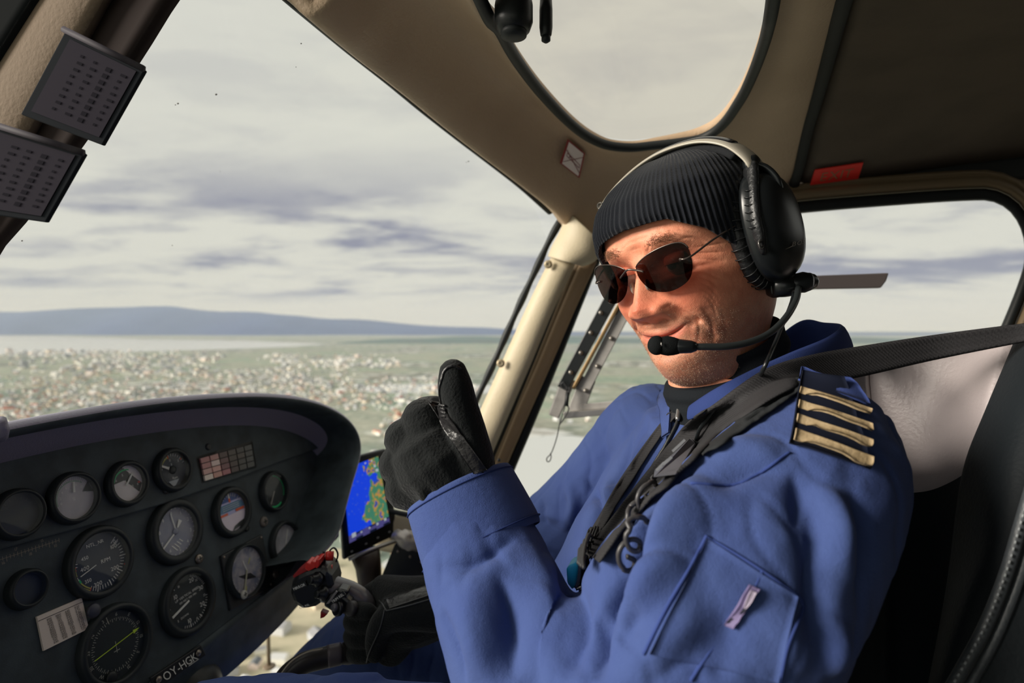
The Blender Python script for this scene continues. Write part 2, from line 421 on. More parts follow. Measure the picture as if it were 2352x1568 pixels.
LAT = Vector((.24, .97, 0)); FWD = Vector((-.97, .24, 0)); WALL = 1.17
def PW(px, py, inn=0):
    """point on the right-hand side wall; inn moves it into the cabin"""
    d = (WALL-inn)/(.97+.24*(px-CX)/F); return P(px, py, d)

# ---- lining around the skylight: from the windshield edge to the skylight and to the headliner
O_ = [(610, -70), (690, 0), (800, 94), (900, 175), (975, 238), (1050, 298), (1120, 352), (1200, 415), (1270, 478), (1310, 560), (1360, 585), (1430, 560), (1520, 530), (1640, 490), (1760, 455), (1812, 432), (1832, 380), (1862, 260), (1890, 150), (1918, 50), (1935, -10), (1965, -110)]
I_ = [(1075, -110), (1122, 0), (1145, 26), (1168, 72), (1190, 110), (1226, 162), (1262, 206), (1300, 247), (1335, 278), (1368, 298), (1402, 310), (1450, 314), (1500, 309), (1560, 302), (1605, 294), (1640, 277), (1668, 250), (1692, 214), (1715, 172), (1745, 95), (1768, 10), (1785, -110)]
n = 90; A = spline(O_, n); B = spline(I_, n)
rows = 16; g = []
for i in range(rows):
    u = i/(rows-1); r = []
    for j in range(n):
        q = A[j]*(1-u)+B[j]*u
        wfr = max(0, 1-max(0, j-46)/10)                       # windshield side carries the beam, the headliner side is plainer
        bulge = wfr*(.050*math.exp(-((u-.22)/.17)**2)-.016*math.exp(-((u-.62)/.16)**2)+.022*math.exp(-((u-.97)/.10)**2))
        bulge += (1-wfr)*(.012*math.sin(math.pi*u)+.012*math.exp(-((u-1)/.12)**2))
        if u < .06: bulge += .006*wfr
        r.append(PR(q[0], q[1], bulge))
    g.append(r)
mb = MB(); mb.add(*face_camera([p for r in g for p in r], grid_faces(rows, n)))
tag(mb.build('ceiling', TAND, sub=1, solid=.02), kind='structure')
CEIL = BVHTree.FromPolygons([tuple(p) for r in g for p in r], grid_faces(rows, n))
def hit(bvh, px, py, lift=0.0):
    d = (P(px, py, 1)-Vector((0, 0, CZ))).normalized(); r = bvh.ray_cast(Vector((0, 0, CZ)), d)
    if r[0] is None: return None, None
    nn = r[1] if r[1].dot(d) < 0 else -r[1]
    return r[0]+nn*lift, nn
# rubber seals along skylight and windshield edges
def path_seal(name, pts, rad, fn, parent=None, m=None, flat=1.0):
    v = [fn(p[0], p[1]) for p in spline(pts, 120)]
    q = MB(); q.add(*tube(v, rad, 8, flat=flat)); return q.build(name, m or SEAL, parent)
sk = path_seal('window_2', I_, .0075, lambda x, y: PR(x, y, .018)); tag(sk, kind='structure')
mb = MB(); pts = [PR(1455+(p[0]-1455)*1.03, -40+(p[1]+40)*1.035, -.004) for p in spline(I_, 60)]
cen = PR(1455, -40, -.03); mb.add([cen]+pts, [(0, i+1, i) for i in range(1, len(pts))])
mb.build('pane', PANET, sk)
lip = path_seal('trim_1', [(p[0]-6, p[1]+4) for p in O_[:9]], .0065, lambda x, y: PR(x, y, .004)); tag(lip, kind='structure')
q = MB(); q.add(*tube([PR(p[0]-3, p[1]+9, .002) for p in spline(O_[:9], 80)], .0022, 6)); q.build('gasket', DARKM, lip)
# dark headliner beside the skylight
mb = MB(); hl = []
L0 = spline([(1988, -110), (1952, 0), (1925, 100), (1895, 210), (1868, 300), (1846, 400), (1838, 424)], 16)
R0 = spline([(2900, -110), (2860, 0), (2800, 80), (2740, 150), (2680, 220), (2620, 280), (2590, 318)], 16)
for i in range(16):
    r = []
    for j in range(24):
        u = j/23; q = L0[i]*(1-u)+R0[i]*u
        if i == 15: q = np.array([1838+(2700-1838)*u, 424-(424-318)*u])
        r.append(PR(q[0], q[1], .004+.008*math.exp(-(u/.03)**2)*-1))
    hl.append(r)
mb.add(*face_camera([p for r in hl for p in r], grid_faces(16, 24)))
ho = tag(mb.build('ceiling.001', HEADL, solid=.015), kind='structure')
q = MB(); q.add(*tube([PR(p[0]-14, p[1], -.002) for p in L0], .010, 10)); tag(q.build('trim_2', mat('dark_groove', (36, 38, 38), rough=.8), smooth=True), kind='structure')
# the rest of the shell, out of frame: roof over the seats, aft bulkhead, left side with its window
mb = MB(); zt = CZ+.40
mb.add([(-.22, .60, zt), (1.5, .60, zt), (1.5, -.8, zt), (-.36, -.8, zt), (-.36, .1, zt)], [(0, 1, 2, 3, 4)])
tag(mb.build('unseen_ceiling', HEADL, solid=.01, smooth=False), kind='structure')
mb = MB(); mb.add([(1.02, 1.15, -.02), (1.42, -.9, -.02), (1.5, -.9, zt), (1.12, 1.15, zt-.14)], [(0, 1, 2, 3)])
tag(mb.build('wall_back', mat('wall_dark', (74, 70, 66), rough=.8), solid=.015, smooth=False), kind='structure')
mb = MB()
mb.add([(-.7, -.62, 0), (1.45, -.62, 0), (1.45, -.62, CZ-.30), (-.7, -.62, CZ-.30)], [(0, 1, 2, 3)]); mb.add([(.18, -.62, CZ-.30), (1.45, -.62, CZ-.30), (1.45, -.62, zt), (.18, -.62, zt)], [(0, 1, 2, 3)]); mb.add([(-.36, -.62, zt-.10), (.18, -.62, zt-.10), (.18, -.62, zt), (-.36, -.62, zt)], [(0, 1, 2, 3)])
tag(mb.build('unseen_wall_left', mat('wall_dark', (74, 70, 66), rough=.8), solid=.015, smooth=False), kind='structure')  # unseen; opening kept small and wall dark to cut fill light

# ---- right windshield post
def strip(name, m, left, right, fn, parent=None, n=30, solid=.012, bulge=0.0, cols=6, sub=0):
    a = spline(left, n); b = spline(right, n); g = []
    for i in range(n):
        for j in range(cols):
            u = j/(cols-1); q = a[i]*(1-u)+b[i]*u; p = fn(q[0], q[1])
            if bulge: p = p-(p-Vector((0, 0, CZ))).normalized()*bulge*math.sin(math.pi*u)**.7
            g.append(p)
    q = MB(); q.add(*face_camera(g, grid_faces(n, cols))); return q.build(name, m, parent, solid=solid, sub=sub)
pl = [(1290, 470), (1284, 510), (1252, 592), (1200, 700), (1148, 815), (1096, 930), (1040, 1050), (975, 1190)]
pf = [(1345, 500), (1342, 560), (1322, 606), (1270, 716), (1222, 830), (1172, 945), (1124, 1058), (1066, 1190)]
post = strip('trim_3', TAN, [(x+12, y) for x, y in pl[2:]], pf[2:], lambda x, y: PW(x, y, .055), bulge=.012, solid=.02); tag(post, kind='structure')
strip('cap', TAN, [(1296, 478), (1290, 520), (1270, 560), (1258, 588)], [(1388, 560), (1376, 590), (1360, 604), (1338, 612)], lambda x, y: PW(x, y, .072), post, bulge=.028, cols=9)
strip('side_face', BRN, [(1335, 596), (1285, 712), (1238, 826), (1188, 940), (1140, 1056), (1082, 1190)], [(1372, 600), (1318, 718), (1268, 834), (1216, 950), (1168, 1060), (1112, 1190)], lambda x, y: PW(x, y, .03), post, bulge=.006)
strip('groove', SEAL, [(1318, 600), (1266, 716), (1218, 830), (1168, 945), (1120, 1058), (1062, 1190)], [(1340, 600), (1292, 716), (1244, 830), (1194, 945), (1144, 1058), (1088, 1190)], lambda x, y: PW(x, y, .02), post)
q = MB(); q.add(*tube([PW(x-2, y, .05) for x, y in spline([(1290, 505), (1262, 556), (1236, 612), (1186, 720), (1134, 838), (1080, 950), (1020, 1070), (960, 1190)], 60)], [.006+.002*(.5+.5*math.sin(i*.9)) for i in range(60)], 8)); q.build('gasket', SEAL, post)
for px, py in ((1259, 607), (1150, 834)):
    c = PW(px, py, .071); vd = (Vector((0, 0, CZ))-c).normalized(); ax = vd.cross(Vector((0, 0, 1))).normalized(); ay = vd.cross(ax)
    q = MB(); q.add(*lathe(c-vd*.002, ax, ay, vd, [(.0075, 0), (.0085, .003), (.007, .005), (.003, .0055), (.0005, .0035)], 16)); q.build('screw', mat('screw_tan', (186, 170, 140), rough=.4, metal=.3), post)
c = PW(1146, 1056, .075); q = MB(); q.add(*ellipsoid(c, (.0035, 0, 0), (0, .0035, 0), (0, 0, .0035), 10, 6)); q.build('screw', DARKM, post)

# ---- right door: frame, seal, pane, window fittings
Lp = [(1168, 1115), (1180, 1080), (1230, 962), (1290, 815), (1340, 690), (1378, 600), (1410, 556), (1462, 536), (1600, 518), (1840, 488), (2080, 468), (2230, 459), (2282, 462), (2322, 486), (2348, 530), (2356, 585), (2344, 640), (2304, 742), (2240, 880), (2160, 1030), (2040, 1150), (1800, 1186), (1500, 1186), (1290, 1182), (1215, 1172), (1180, 1150)]
n = 140; I2 = spline(Lp, n, True); cc = I2.mean(0)
def outset(P_, k):
    T = np.roll(P_, -1, 0)-np.roll(P_, 1, 0); nn = np.stack([T[:, 1], -T[:, 0]], 1); nn /= np.linalg.norm(nn, axis=1)[:, None]+1e-9
    s = np.sign(((P_-cc)*nn).sum(1).mean()); return P_+nn*k*s
rings = [(0, .0), (12, .016), (24, .018), (30, .012), (36, .024), (52, .030), (70, .026), (100, .006)]
door = empty('door_1', PW(1700, 1000), kind='structure')
def ringmesh(rs): return [[PW(p[0], p[1], inn) for p in outset(I2, k)] for k, inn in rs]
R_ = ringmesh([(-2, -.004), (2, .014), (20, .018), (26, .008)])
q = MB(); q.add(*loft(R_, False)); q.build('seal', SEAL, door)
R_ = ringmesh([(26, .006), (32, .02), (42, .028), (51, .024), (54, .014), (58, .014), (61, .020), (66, .018), (70, .002)])
q = MB(); q.add(*loft(R_, False)); q.build('frame', mat('door_trim', (128, 110, 86), rough=.6, spec=.3, bump=(260, .3, .0015)), door)
q = MB(); v = [PW(p[0], p[1], -.002) for p in I2]; c = PW(1760, 820, -.03); q.add([c]+v, [(0, i+1, (i+1) % n+1) for i in range(n)]); tag(q.build('window_3', PANE), kind='structure')
# wall below and behind the door window
mb = MB(); lo = [(x, y) for x, y in [(900, 1205), (1180, 1240), (1500, 1262), (1900, 1262), (2200, 1180), (2360, 980), (2420, 700)]]
mb.add([PW(x, y, 0) for x, y in spline(lo, 40)]+[PW(x, y, -.02)-Vector((0, 0, .55)) for x, y in spline(lo, 40)], [(i, i+1, 41+i, 40+i) for i in range(39)])
tag(mb.build('wall_right', BRN, solid=.015, offset=0), kind='structure')
strip('trim_4', TAN, [(870, 1176), (960, 1192), (1080, 1210), (1200, 1222)], [(860, 1262), (960, 1280), (1080, 1300), (1200, 1310)], lambda x, y: PW(x, y, .04), bulge=.01)['kind'] = 'structure'
q = MB(); q.add(*tube([PW(x, y, .048) for x, y in spline([(870, 1168), (950, 1184), (1080, 1200), (1200, 1212)], 20)], .006, 8)); tag(q.build('trim_5', SEAL), kind='structure')
for nm_, l_, r_, m_, inn_, b_ in (('trim_7', [(2286, 418), (2362, 470), (2398, 560), (2384, 655), (2340, 770), (2262, 905)], [(2560, 330), (2640, 480), (2640, 600), (2640, 700), (2560, 820), (2480, 980)], mat('door_trim', 0), .002, 0),
    ('trim_8', [(1790, 424), (1900, 411), (2100, 386), (2352, 356), (2600, 322)], [(1790, 456), (1900, 444), (2100, 426), (2352, 412), (2600, 400)], mat('dark_groove', 0), .004, .003)): tag(strip(nm_, m_, l_, r_, lambda x, y: PW(x, y, inn_), bulge=b_), kind='structure')
# sliding window: two riveted slanted rails, bottom bar, end tab
def bar(name, a, b, wa, wb, m, depth=.02, th=.006, parent=door, bev=.0015):
    """flat bar along the wall between two picture points, widths in picture pixels"""
    q = MB(); a = np.array(a, float); b = np.array(b, float); t = (b-a)/np.linalg.norm(b-a); nn = np.array([-t[1], t[0]])
    lp = [a+nn*wa/2, b+nn*wb/2, b-nn*wb/2, a-nn*wa/2]
    q.add(*prism([PW(x, y, depth) for x, y in lp], -LAT*th)); return q.build(name, m, parent, bevel=bev, smooth=False)
BLKM = mat('black_rail', (24, 28, 30), rough=.35, spec=.5); GREYP = mat('grey_paint', (168, 164, 160), rough=.45, spec=.4, var=(60, (140, 136, 132), .5))
bar('rail', (1450, 600), (1292, 892), 32, 26, BLKM, .022)
bar('rail_edge', (1470, 612), (1318, 892), 9, 8, mat('aged_brass', (128, 104, 70), rough=.4, metal=.6), .026, .012)
bar('rail', (1482, 625), (1340, 898), 30, 26, GREYP, .024)
bar('end_tab', (1308, 868), (1272, 956), 34, 26, GREYP, .018, bev=.004)
bar('bracket', (1352, 868), (1322, 946), 36, 36, GREYP, .022)
bar('sill_bar', (1296, 952), (1560, 930), 15, 15, STEEL, .026, .012)
bar('sill_rail', (1335, 934), (1560, 914), 14, 14, GREYP, .02, .01)
q = MB(); q.add([PW(x, y, .010) for x, y in [(1470, 610), (1800, 560), (1800, 915), (1330, 940)]], [(0, 1, 2, 3)]); q.build('sliding_pane', PANE, door)
RIV = mat('rivet', (150, 144, 136), rough=.35, metal=.7)
for px, py in ((1428, 650), (1403, 692), (1380, 718), (1357, 764), (1334, 810), (1311, 855), (1404, 777), (1372, 841), (1345, 897), (1440, 716)):
    c = PW(px, py, .032); q = MB(); q.add(*ellipsoid(c, (.0048, 0, 0), (0, .004, 0), (0, 0, .0048), 12, 7)); q.build('rivet', RIV, door)
# flat grey handle across the rear of the window
q = MB(); pr = [(1700, 640), (2036, 628), (2030, 646), (2018, 662), (1700, 668)]
q.add(*prism([PW(x, y, .05) for x, y in pr], -LAT*.012)); hb = q.build('handle', mat('grey_handle', (112, 104, 104), rough=.5, spec=.4), door, bevel=.002, smooth=False)
q = MB(); q.add(*prism([PW(x, y, .052) for x, y in [(1700, 640), (2036, 627), (2034, 633), (2022, 645), (1700, 652)]], -LAT*.004)); q.build('handle_lip', mat('grey_handle2', (130, 122, 122), rough=.5), door, bevel=.001, smooth=False)

# ---- centre windshield post at the upper left
def PC(px, py, inn=0): return P(px, py, .56-inn-.00012*px)
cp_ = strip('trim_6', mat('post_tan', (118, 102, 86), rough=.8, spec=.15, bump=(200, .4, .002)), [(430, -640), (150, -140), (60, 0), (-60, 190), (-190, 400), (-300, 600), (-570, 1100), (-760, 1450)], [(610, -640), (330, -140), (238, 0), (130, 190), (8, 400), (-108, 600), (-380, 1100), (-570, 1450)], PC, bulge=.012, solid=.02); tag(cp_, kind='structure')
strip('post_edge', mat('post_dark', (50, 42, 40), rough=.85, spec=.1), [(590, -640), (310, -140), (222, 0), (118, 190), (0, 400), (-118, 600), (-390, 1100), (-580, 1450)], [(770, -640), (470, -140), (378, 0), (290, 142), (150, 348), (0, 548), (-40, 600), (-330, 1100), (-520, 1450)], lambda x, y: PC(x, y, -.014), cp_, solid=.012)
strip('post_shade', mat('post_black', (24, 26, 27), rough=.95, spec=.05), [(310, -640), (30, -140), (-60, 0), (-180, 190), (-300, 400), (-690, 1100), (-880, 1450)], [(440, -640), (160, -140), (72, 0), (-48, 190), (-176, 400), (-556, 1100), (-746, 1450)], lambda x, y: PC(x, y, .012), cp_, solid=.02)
# windshield pane: curved from the centre post to the right post
rw = [[(250, -140, .60), (430, -140, .62), (640, -110, .57)], [(230, 100, .60), (520, 120, .74), (795, 90, .705)], [(60, 350, .62), (560, 330, .95), (1105, 345, .985)], [(-60, 560, .66), (640, 560, 1.15), (1258, 560, 1.16)], [(-200, 800, .80), (520, 820, 1.40), (1142, 815, 1.19)], [(-260, 1000, .95), (430, 1020, 1.5), (1062, 1000, 1.2)], [(-260, 1200, 1.0), (400, 1220, 1.55), (960, 1186, 1.22)]]
mb = MB(); rr = np.array([[list(P(*p)) for p in r] for r in rw])
m1 = np.array([spline(rr[:, j], 20) for j in range(3)]).transpose(1, 0, 2); gl = [spline(m1[i], 16) for i in range(20)]
mb.add([tuple(p) for r in gl for p in r], grid_faces(20, 16)); wo = tag(mb.build('window_1', PANE), kind='structure')
wb = BVHTree.FromPolygons([tuple(p) for r in gl for p in r], grid_faces(20, 16))
q = MB()
for px, py, s in ((496, 216, .0022), (408, 237, .0018), (402, 240, .0012), (692, 99, .0014), (1076, 370, .0018), (1071, 372, .001), (50, 552, .0015), (395, 563, .0013), (680, 153, .001), (505, 393, .0009), (1430, 101, .001)):
    h, nn = hit(wb, px, py, .0006)
    if h is None: continue
    q.add(*ellipsoid(h, (s*.7, 0, s*.3), (0, s*.4, 0), (-s*.3, 0, s*.5), 8, 5))
q.build('bug_speck', mat('speck', (90, 88, 80), rough=.9), wo)

# ---- two dark placard cards clipped to the centre post
def card(name, quad, label, d, seed):
    pts = [P(x, y, d+dd) for x, y, dd in quad]; e = empty(name, sum(pts, Vector())/4, label, 'card')
    nn = (pts[1]-pts[0]).cross(pts[3]-pts[0]).normalized()
    if nn.dot(Vector((0, 0, CZ))-pts[0]) < 0: nn = -nn
    q = MB(); q.add(*prism(pts, -nn*.004)); q.build('plate', mat('card_black', (34, 37, 42), rough=.9, spec=.1), e, bevel=.001, smooth=False)
    c = sum(pts, Vector())/4
    def at(u, v): return (pts[0]*(1-u)+pts[1]*u)*(1-v)+(pts[3]*(1-u)+pts[2]*u)*v
    q = MB(); q.add([at(u, v)+nn*.0008 for u, v in ((.10, .06), (.93, .06), (.93, .93), (.10, .93))], [(0, 1, 2, 3)]); q.build('sheet', mat('card_sheet', (52, 48, 57), rough=.9, spec=.1), e, smooth=False)
    q = MB(); rnd = random.Random(seed)
    for col in (.30, .46, .62, .80):
        for k in range(9):
            v = .16+.08*k; w = .06 if col == .62 else rnd.uniform(.03, .07)
            q.add([at(a, b)+nn*.0013 for a, b in ((col, v), (col+w, v), (col+w, v+(.05 if col == .62 else .03)), (col, v+(.05 if col == .62 else .03)))], [(0, 1, 2, 3)])
    q.build('print', mat('card_print', (38, 36, 43), rough=.95, spec=.05), e, smooth=False)
    q = MB(); q.add(*tube([pts[0]+nn*.002, (pts[0]+pts[1])/2+nn*.002, pts[1]+nn*.002], .003, 6)); q.build('top_edge', mat('card_edge', (60, 55, 62), rough=.7, spec=.2), e)
    q = MB(); q.add(*tube([at(.25, .4)-nn*.004, at(.2, .4)-nn*.03], .006, 8)); q.build('clip', DARKM, e)
    return e
card('placard_card', [(150, 70, 0), (333, 160, .0), (235, 333, 0), (47, 262, 0)], 'dark printed card on the windshield post, upper of the two', .50, 1)
card('placard_card', [(0-18, 285, 0), (195, 352, 0), (105, 510, 0), (-120, 478, 0)], 'dark printed card on the windshield post, lower of the two', .47, 2)

# ---- stickers and small ceiling fittings
def decal_quad(bvh_fn, corners, lift): return [bvh_fn(x, y, lift) for x, y in corners]
qd = []
for x, y in ((1307, 312), (1346, 345), (1327, 406), (1282, 372)):
    h, nn = hit(CEIL, x, y, .006); qd.append(h)
nn = (qd[1]-qd[0]).cross(qd[3]-qd[0]).normalized(); nn = nn if nn.dot(Vector((0, 0, CZ))-qd[0]) > 0 else -nn
def quad_at(qd, u, v): return (qd[0]*(1-u)+qd[1]*u)*(1-v)+(qd[3]*(1-u)+qd[2]*u)*v
s_ = empty('no_smoking_sticker', qd[0], 'white no smoking sticker with red border below the skylight', 'sticker')
q = MB(); q.add(*prism(qd, -nn*.001)); q.build('border', mat('sticker_red', (150, 42, 44), rough=.5), s_, smooth=False)
q = MB(); q.add([quad_at(qd, u, v)+nn*.0006 for u, v in ((.08, .05), (.92, .05), (.92, .95), (.08, .95))], [(0, 1, 2, 3)]); q.build('field', mat('sticker_white', (240, 226, 222), rough=.5), s_, smooth=False)
q = MB()
def qline(qd, a, b, w, nn, lift):
    p0, p1 = quad_at(qd, *a)+nn*lift, quad_at(qd, *b)+nn*lift; s = (p1-p0).cross(nn).normalized()*w
    return [p0-s, p1-s, p1+s, p0+s], [(0, 1, 2, 3)]
for a, b in (((.08, .36), (.92, .80)), ((.08, .86), (.92, .18))): q.add(*qline(qd, a, b, .0006, nn, .0016))
for a, b in (((.16, .44), (.86, .52)), ((.16, .56), (.86, .64)), ((.16, .44), (.16, .56)), ((.86, .52), (.86, .64)), ((.30, .46), (.30, .58))): q.add(*qline(qd, a, b, .0005, nn, .0013))
q.build('cigarette_mark', mat('sticker_mark', (128, 52, 52), rough=.5), s_, smooth=False)
ex = [PR(x, y, .010) for x, y in ((1872, 378), (1983, 361), (1971, 398), (1861, 413))]
nn = (ex[1]-ex[0]).cross(ex[3]-ex[0]).normalized(); nn = nn if nn.dot(Vector((0, 0, CZ))-ex[0]) > 0 else -nn
s_ = empty('exit_sign', ex[0], 'red EXIT sign on the dark headliner above the door', 'sign')
q = MB(); q.add(*prism(ex, -nn*.002)); q.build('plate', mat('exit_red', (250, 56, 48), rough=.5, spec=.3), s_, smooth=False)
tv, tf = text2d('EXIT', 1.0); w = max(a for a, b in tv)-min(a for a, b in tv)
q = MB(); q.add([quad_at(ex, .51+a/w*.66, .5-b*.80)+nn*.0008 for a, b in tv], tf); q.build('lettering', mat('exit_letters', (176, 110, 76), rough=.5), s_, smooth=False)
for nm, px, py, r, lb in (('dome_lamp', 1180, -14, .020, 'large round black fitting at the top of the skylight'), ('toggle_knob', 1254, -2, .007, 'small black knob beside the round fitting on the skylight edge')):
    e = empty(nm, PR(px, py, .02), lb, 'fitting'); c = PR(px, py, .03); up = Vector((0, 0, -1))
    q = MB(); q.add(*lathe(c-up*.03, (1, 0, 0), (0, 1, 0), up, [(r*.9, 0), (r, .012), (r, .03), (r*.85, .038), (r*.5, .041)], 24)); q.build('housing', DARKM, e)
    q = MB(); q.add(*lathe(c+up*.008, (1, 0, 0), (0, 1, 0), up, [(r*.7, 0), (r*.68, .006), (r*.3, .008)], 20)); q.build('cap', SEAL, e)
# ================= instrument panel
TH, TAU = math.radians(14), .23
nh = Vector((math.cos(TH), -math.sin(TH), 0)); EX = Vector((math.sin(TH), math.cos(TH), 0)); UPZ = Vector((0, 0, 1))
EN = (nh*math.cos(TAU)+UPZ*math.sin(TAU)).normalized(); EY = (UPZ*math.cos(TAU)-nh*math.sin(TAU)).normalized()
EYE = Vector((0, 0, CZ)); PO = P(232, 1290, .70)
def PP(px, py, off=0.0):
    """point on the panel face (or on a plane lifted off it) seen at px, py"""
    r = P(px, py, 1)-EYE; return EYE+r*((PO-EYE).dot(EN)+off)/r.dot(EN)
def to_st(p): v = Vector(p)-PO; return v.dot(EX), v.dot(EY)
def from_st(s, t, off=0): return PO+EX*s+EY*t+EN*off
PANELM = mat('panel_black', (70, 80, 85), rough=.62, spec=.35, bump=(700, .35, .0006), var=(30, (32, 36, 39), .5))
HOODM = mat('hood_vinyl', (140, 134, 154), rough=.36, spec=.8, bump=(420, .4, .0012))
WHITE = mat('white_print', (240, 240, 234), rough=.6)
DIAL = mat('dial_black', (34, 42, 46), rough=.5)
DIALB = mat('dial_blue_black', (38, 48, 64), rough=.5)
PRED = mat('red_print', (230, 66, 46), rough=.5); PGRN = mat('green_print', (30, 196, 118), rough=.5); PYEL = mat('yellow_print', (196, 192, 92), rough=.5); PORG = mat('orange_print', (240, 96, 44), rough=.5)
LENS = glass('gauge_glass', (.97, .975, .98), .02)
pan = empty('instrument_panel', PO, 'black instrument panel with round gauges under a curved glareshield', 'instrument panel')
face = [(-676, 1800), (-670, 1560), (-628, 1350), (-510, 1186), (-330, 1110), (0, 1020), (300, 962), (600, 935), (740, 955), (815, 1030), (790, 1180), (748, 1252), (684, 1302), (520, 1432), (330, 1578), (150, 1712), (-330, 2050), (-676, 2300)]
q = MB(); q.add(*prism([PP(x, y, 0) for x, y in face], -EN*.012)); q.build('face_plate', PANELM, pan, bevel=.002, smooth=False)
up = [(-330, 1352), (197, 1209), (364, 1161), (544, 1100), (640, 1062), (770, 1015), (700, 955), (600, 942), (300, 968), (0, 1026), (-330, 1116)]
q = MB(); q.add(*prism([PP(x, y, .010) for x, y in up], -EN*.0096)); q.build('upper_plate', PANELM, pan, bevel=.002, smooth=False)
# lower flange with the registration plate
ed = spline([(-330, 2050), (150, 1712), (330, 1578), (520, 1432), (684, 1302), (720, 1272)], 40); lo = spline([(-330, 2150), (256, 1764), (504, 1566), (626, 1454), (708, 1362), (752, 1296)], 40)
g = []
for i in range(40):
    a0, b0 = PP(*ed[i], -.004), PP(*lo[i], -.022)
    for u, l in ((-.06, 0.0), (0, .006), (.12, .006), (.22, .001), (.6, 0), (1, 0)):
        g.append(a0.lerp(b0, u)+EN*l)
q = MB(); q.add(*face_camera(g, grid_faces(40, 6))); q.build('lower_flange', PANELM, pan, solid=.008)
# glareshield: rings swept from the panel to the aft lip, over the top and forward
LIP = [(-690, 1800), (-684, 1560), (-640, 1330), (-520, 1150), (-330, 1068), (-150, 1026), (0, 992), (150, 962), (300, 936), (420, 921), (520, 913), (610, 911), (690, 918), (750, 934), (796, 960), (822, 992), (830, 1026), (824, 1062), (809, 1112), (794, 1168), (778, 1222), (748, 1262), (712, 1292)]
lst = spline([to_st(PP(x, y, .10)) for x, y in LIP], 90)
T = np.gradient(lst, axis=0); T /= np.linalg.norm(T, axis=1)[:, None]; NN = np.stack([-T[:, 1], T[:, 0]], 1)   # outward
def ring(out, off, drop=0): return [from_st(a+nx*out, b+ny*out, off)-UPZ*drop for (a, b), (nx, ny) in zip(lst, NN)]
RG = [ring(-.004, -.004), ring(-.006, .05), ring(-.007, .085), ring(-.0045, .096), ring(0, .100), ring(.006, .097), ring(.010, .088), ring(.011, .07, .003), ring(.006, .03, .024), ring(-.006, -.05, .085), ring(-.02, -.14, .18)]
q = MB(); fa_ = grid_faces(len(RG), 90); q.add([p for r in RG for p in r], fa_); q.mi = [1 if i < 4*89 else 0 for i in range(len(fa_))]; q.build('glareshield', [HOODM, PANELM], pan, sub=1)  # pale outer colour paints the lit rim, dark inner colour the shaded underside
q = MB(); q.add(*tube([PP(-4, 965, .13), PP(2, 985, .125), PP(0, 1004, .115)], [.006, .0065, .006], 10)); q.build('compass_bracket', HOODM, pan)

def gauge(px, py, rpx, dialm, off=.002, bez=.010, bw=.16, rot=0):
    """recessed round dial: part 'gauge' (the dial) with sub-parts bezel, glass; returns helpers in dial units"""
    c = PP(px, py, off); R = rpx*c.y/F
    q = MB(); q.add(*lathe(c, EX, EY, EN, [(R*1.02, 0), (R*1.0, .0004)], 40)); d = q.build('gauge', dialm, pan, smooth=False)
    q = MB(); q.add(*lathe(c-EN*.002, EX, EY, EN, [(R*(1+bw)+.003, 0), (R*(1+bw)+.002, bez*.7), (R*(1+bw), bez), (R*1.03, bez), (R*1.005, bez*.8), (R, .001)], 40, False)); q.build('bezel', mat('bezel_black', (36, 42, 45), rough=.5, spec=.4), d)
    q = MB(); q.add(*lathe(c+EN*bez*.7, EX, EY, EN, [(R*1.01, 0), (.0001, 0.0)], 32, False)); q.build('glass', LENS, d, smooth=False)
    ca, sa = math.cos(rot), math.sin(rot); X = EX*ca+EY*sa; Y = EY*ca-EX*sa
    def put(u, v, lift=.0009): return c+X*(u*R)+Y*(v*R)+EN*lift
    return d, put, R
def pol(a): a = math.radians(a); return math.sin(a), math.cos(a)          # clock angle from 12 o'clock
def ticks(q, put, angs, r0, r1, w, lift=.0009):
    for a in angs:
        s, c = pol(a); q.add([put(s*r0-c*w, c*r0+s*w, lift), put(s*r1-c*w, c*r1+s*w, lift), put(s*r1+c*w, c*r1-s*w, lift), put(s*r0+c*w, c*r0-s*w, lift)], [(0, 1, 2, 3)])
def arc(q, put, a0, a1, r0, r1, lift=.0008, n=24):
    v = []
    for i in range(n+1):
        s, c = pol(a0+(a1-a0)*i/n); v += [put(s*r0, c*r0, lift), put(s*r1, c*r1, lift)]
    q.add(v, [(2*i, 2*i+1, 2*i+3, 2*i+2) for i in range(n)])
def words(q, put, s, u, v, size, ang=0, lift=.001):
    tv, tf = text2d(s, size); a = math.radians(ang); ca, sa = math.cos(a), math.sin(a)
    q.add([put(u+x*ca-y*sa, v+x*sa+y*ca, lift) for x, y in tv], tf)
def needle(put, d, ang, r0, r1, w0, w1, m=WHITE, name='needle', lift=.0018, origin=(0, 0)):
    s, c = pol(ang); ox, oy = origin; k = MB()
    lp = [(s*r0-c*w0, c*r0+s*w0), (s*r1-c*w1, c*r1+s*w1), (s*r1+c*w1, c*r1-s*w1), (s*r0+c*w0, c*r0-s*w0)]
    k.add(*prism([put(ox+a, oy+b, lift) for a, b in lp], EN*.0006)); return k.build(name, m, d, smooth=False)
def hub(put, d, r, m=DIAL, lift=.0012):
    k = MB(); k.add(*lathe(put(0, 0, lift), EX, EY, EN, [(r, 0), (r*.9, .0012), (r*.3, .0016)], 16)); k.build('hub', m, d)

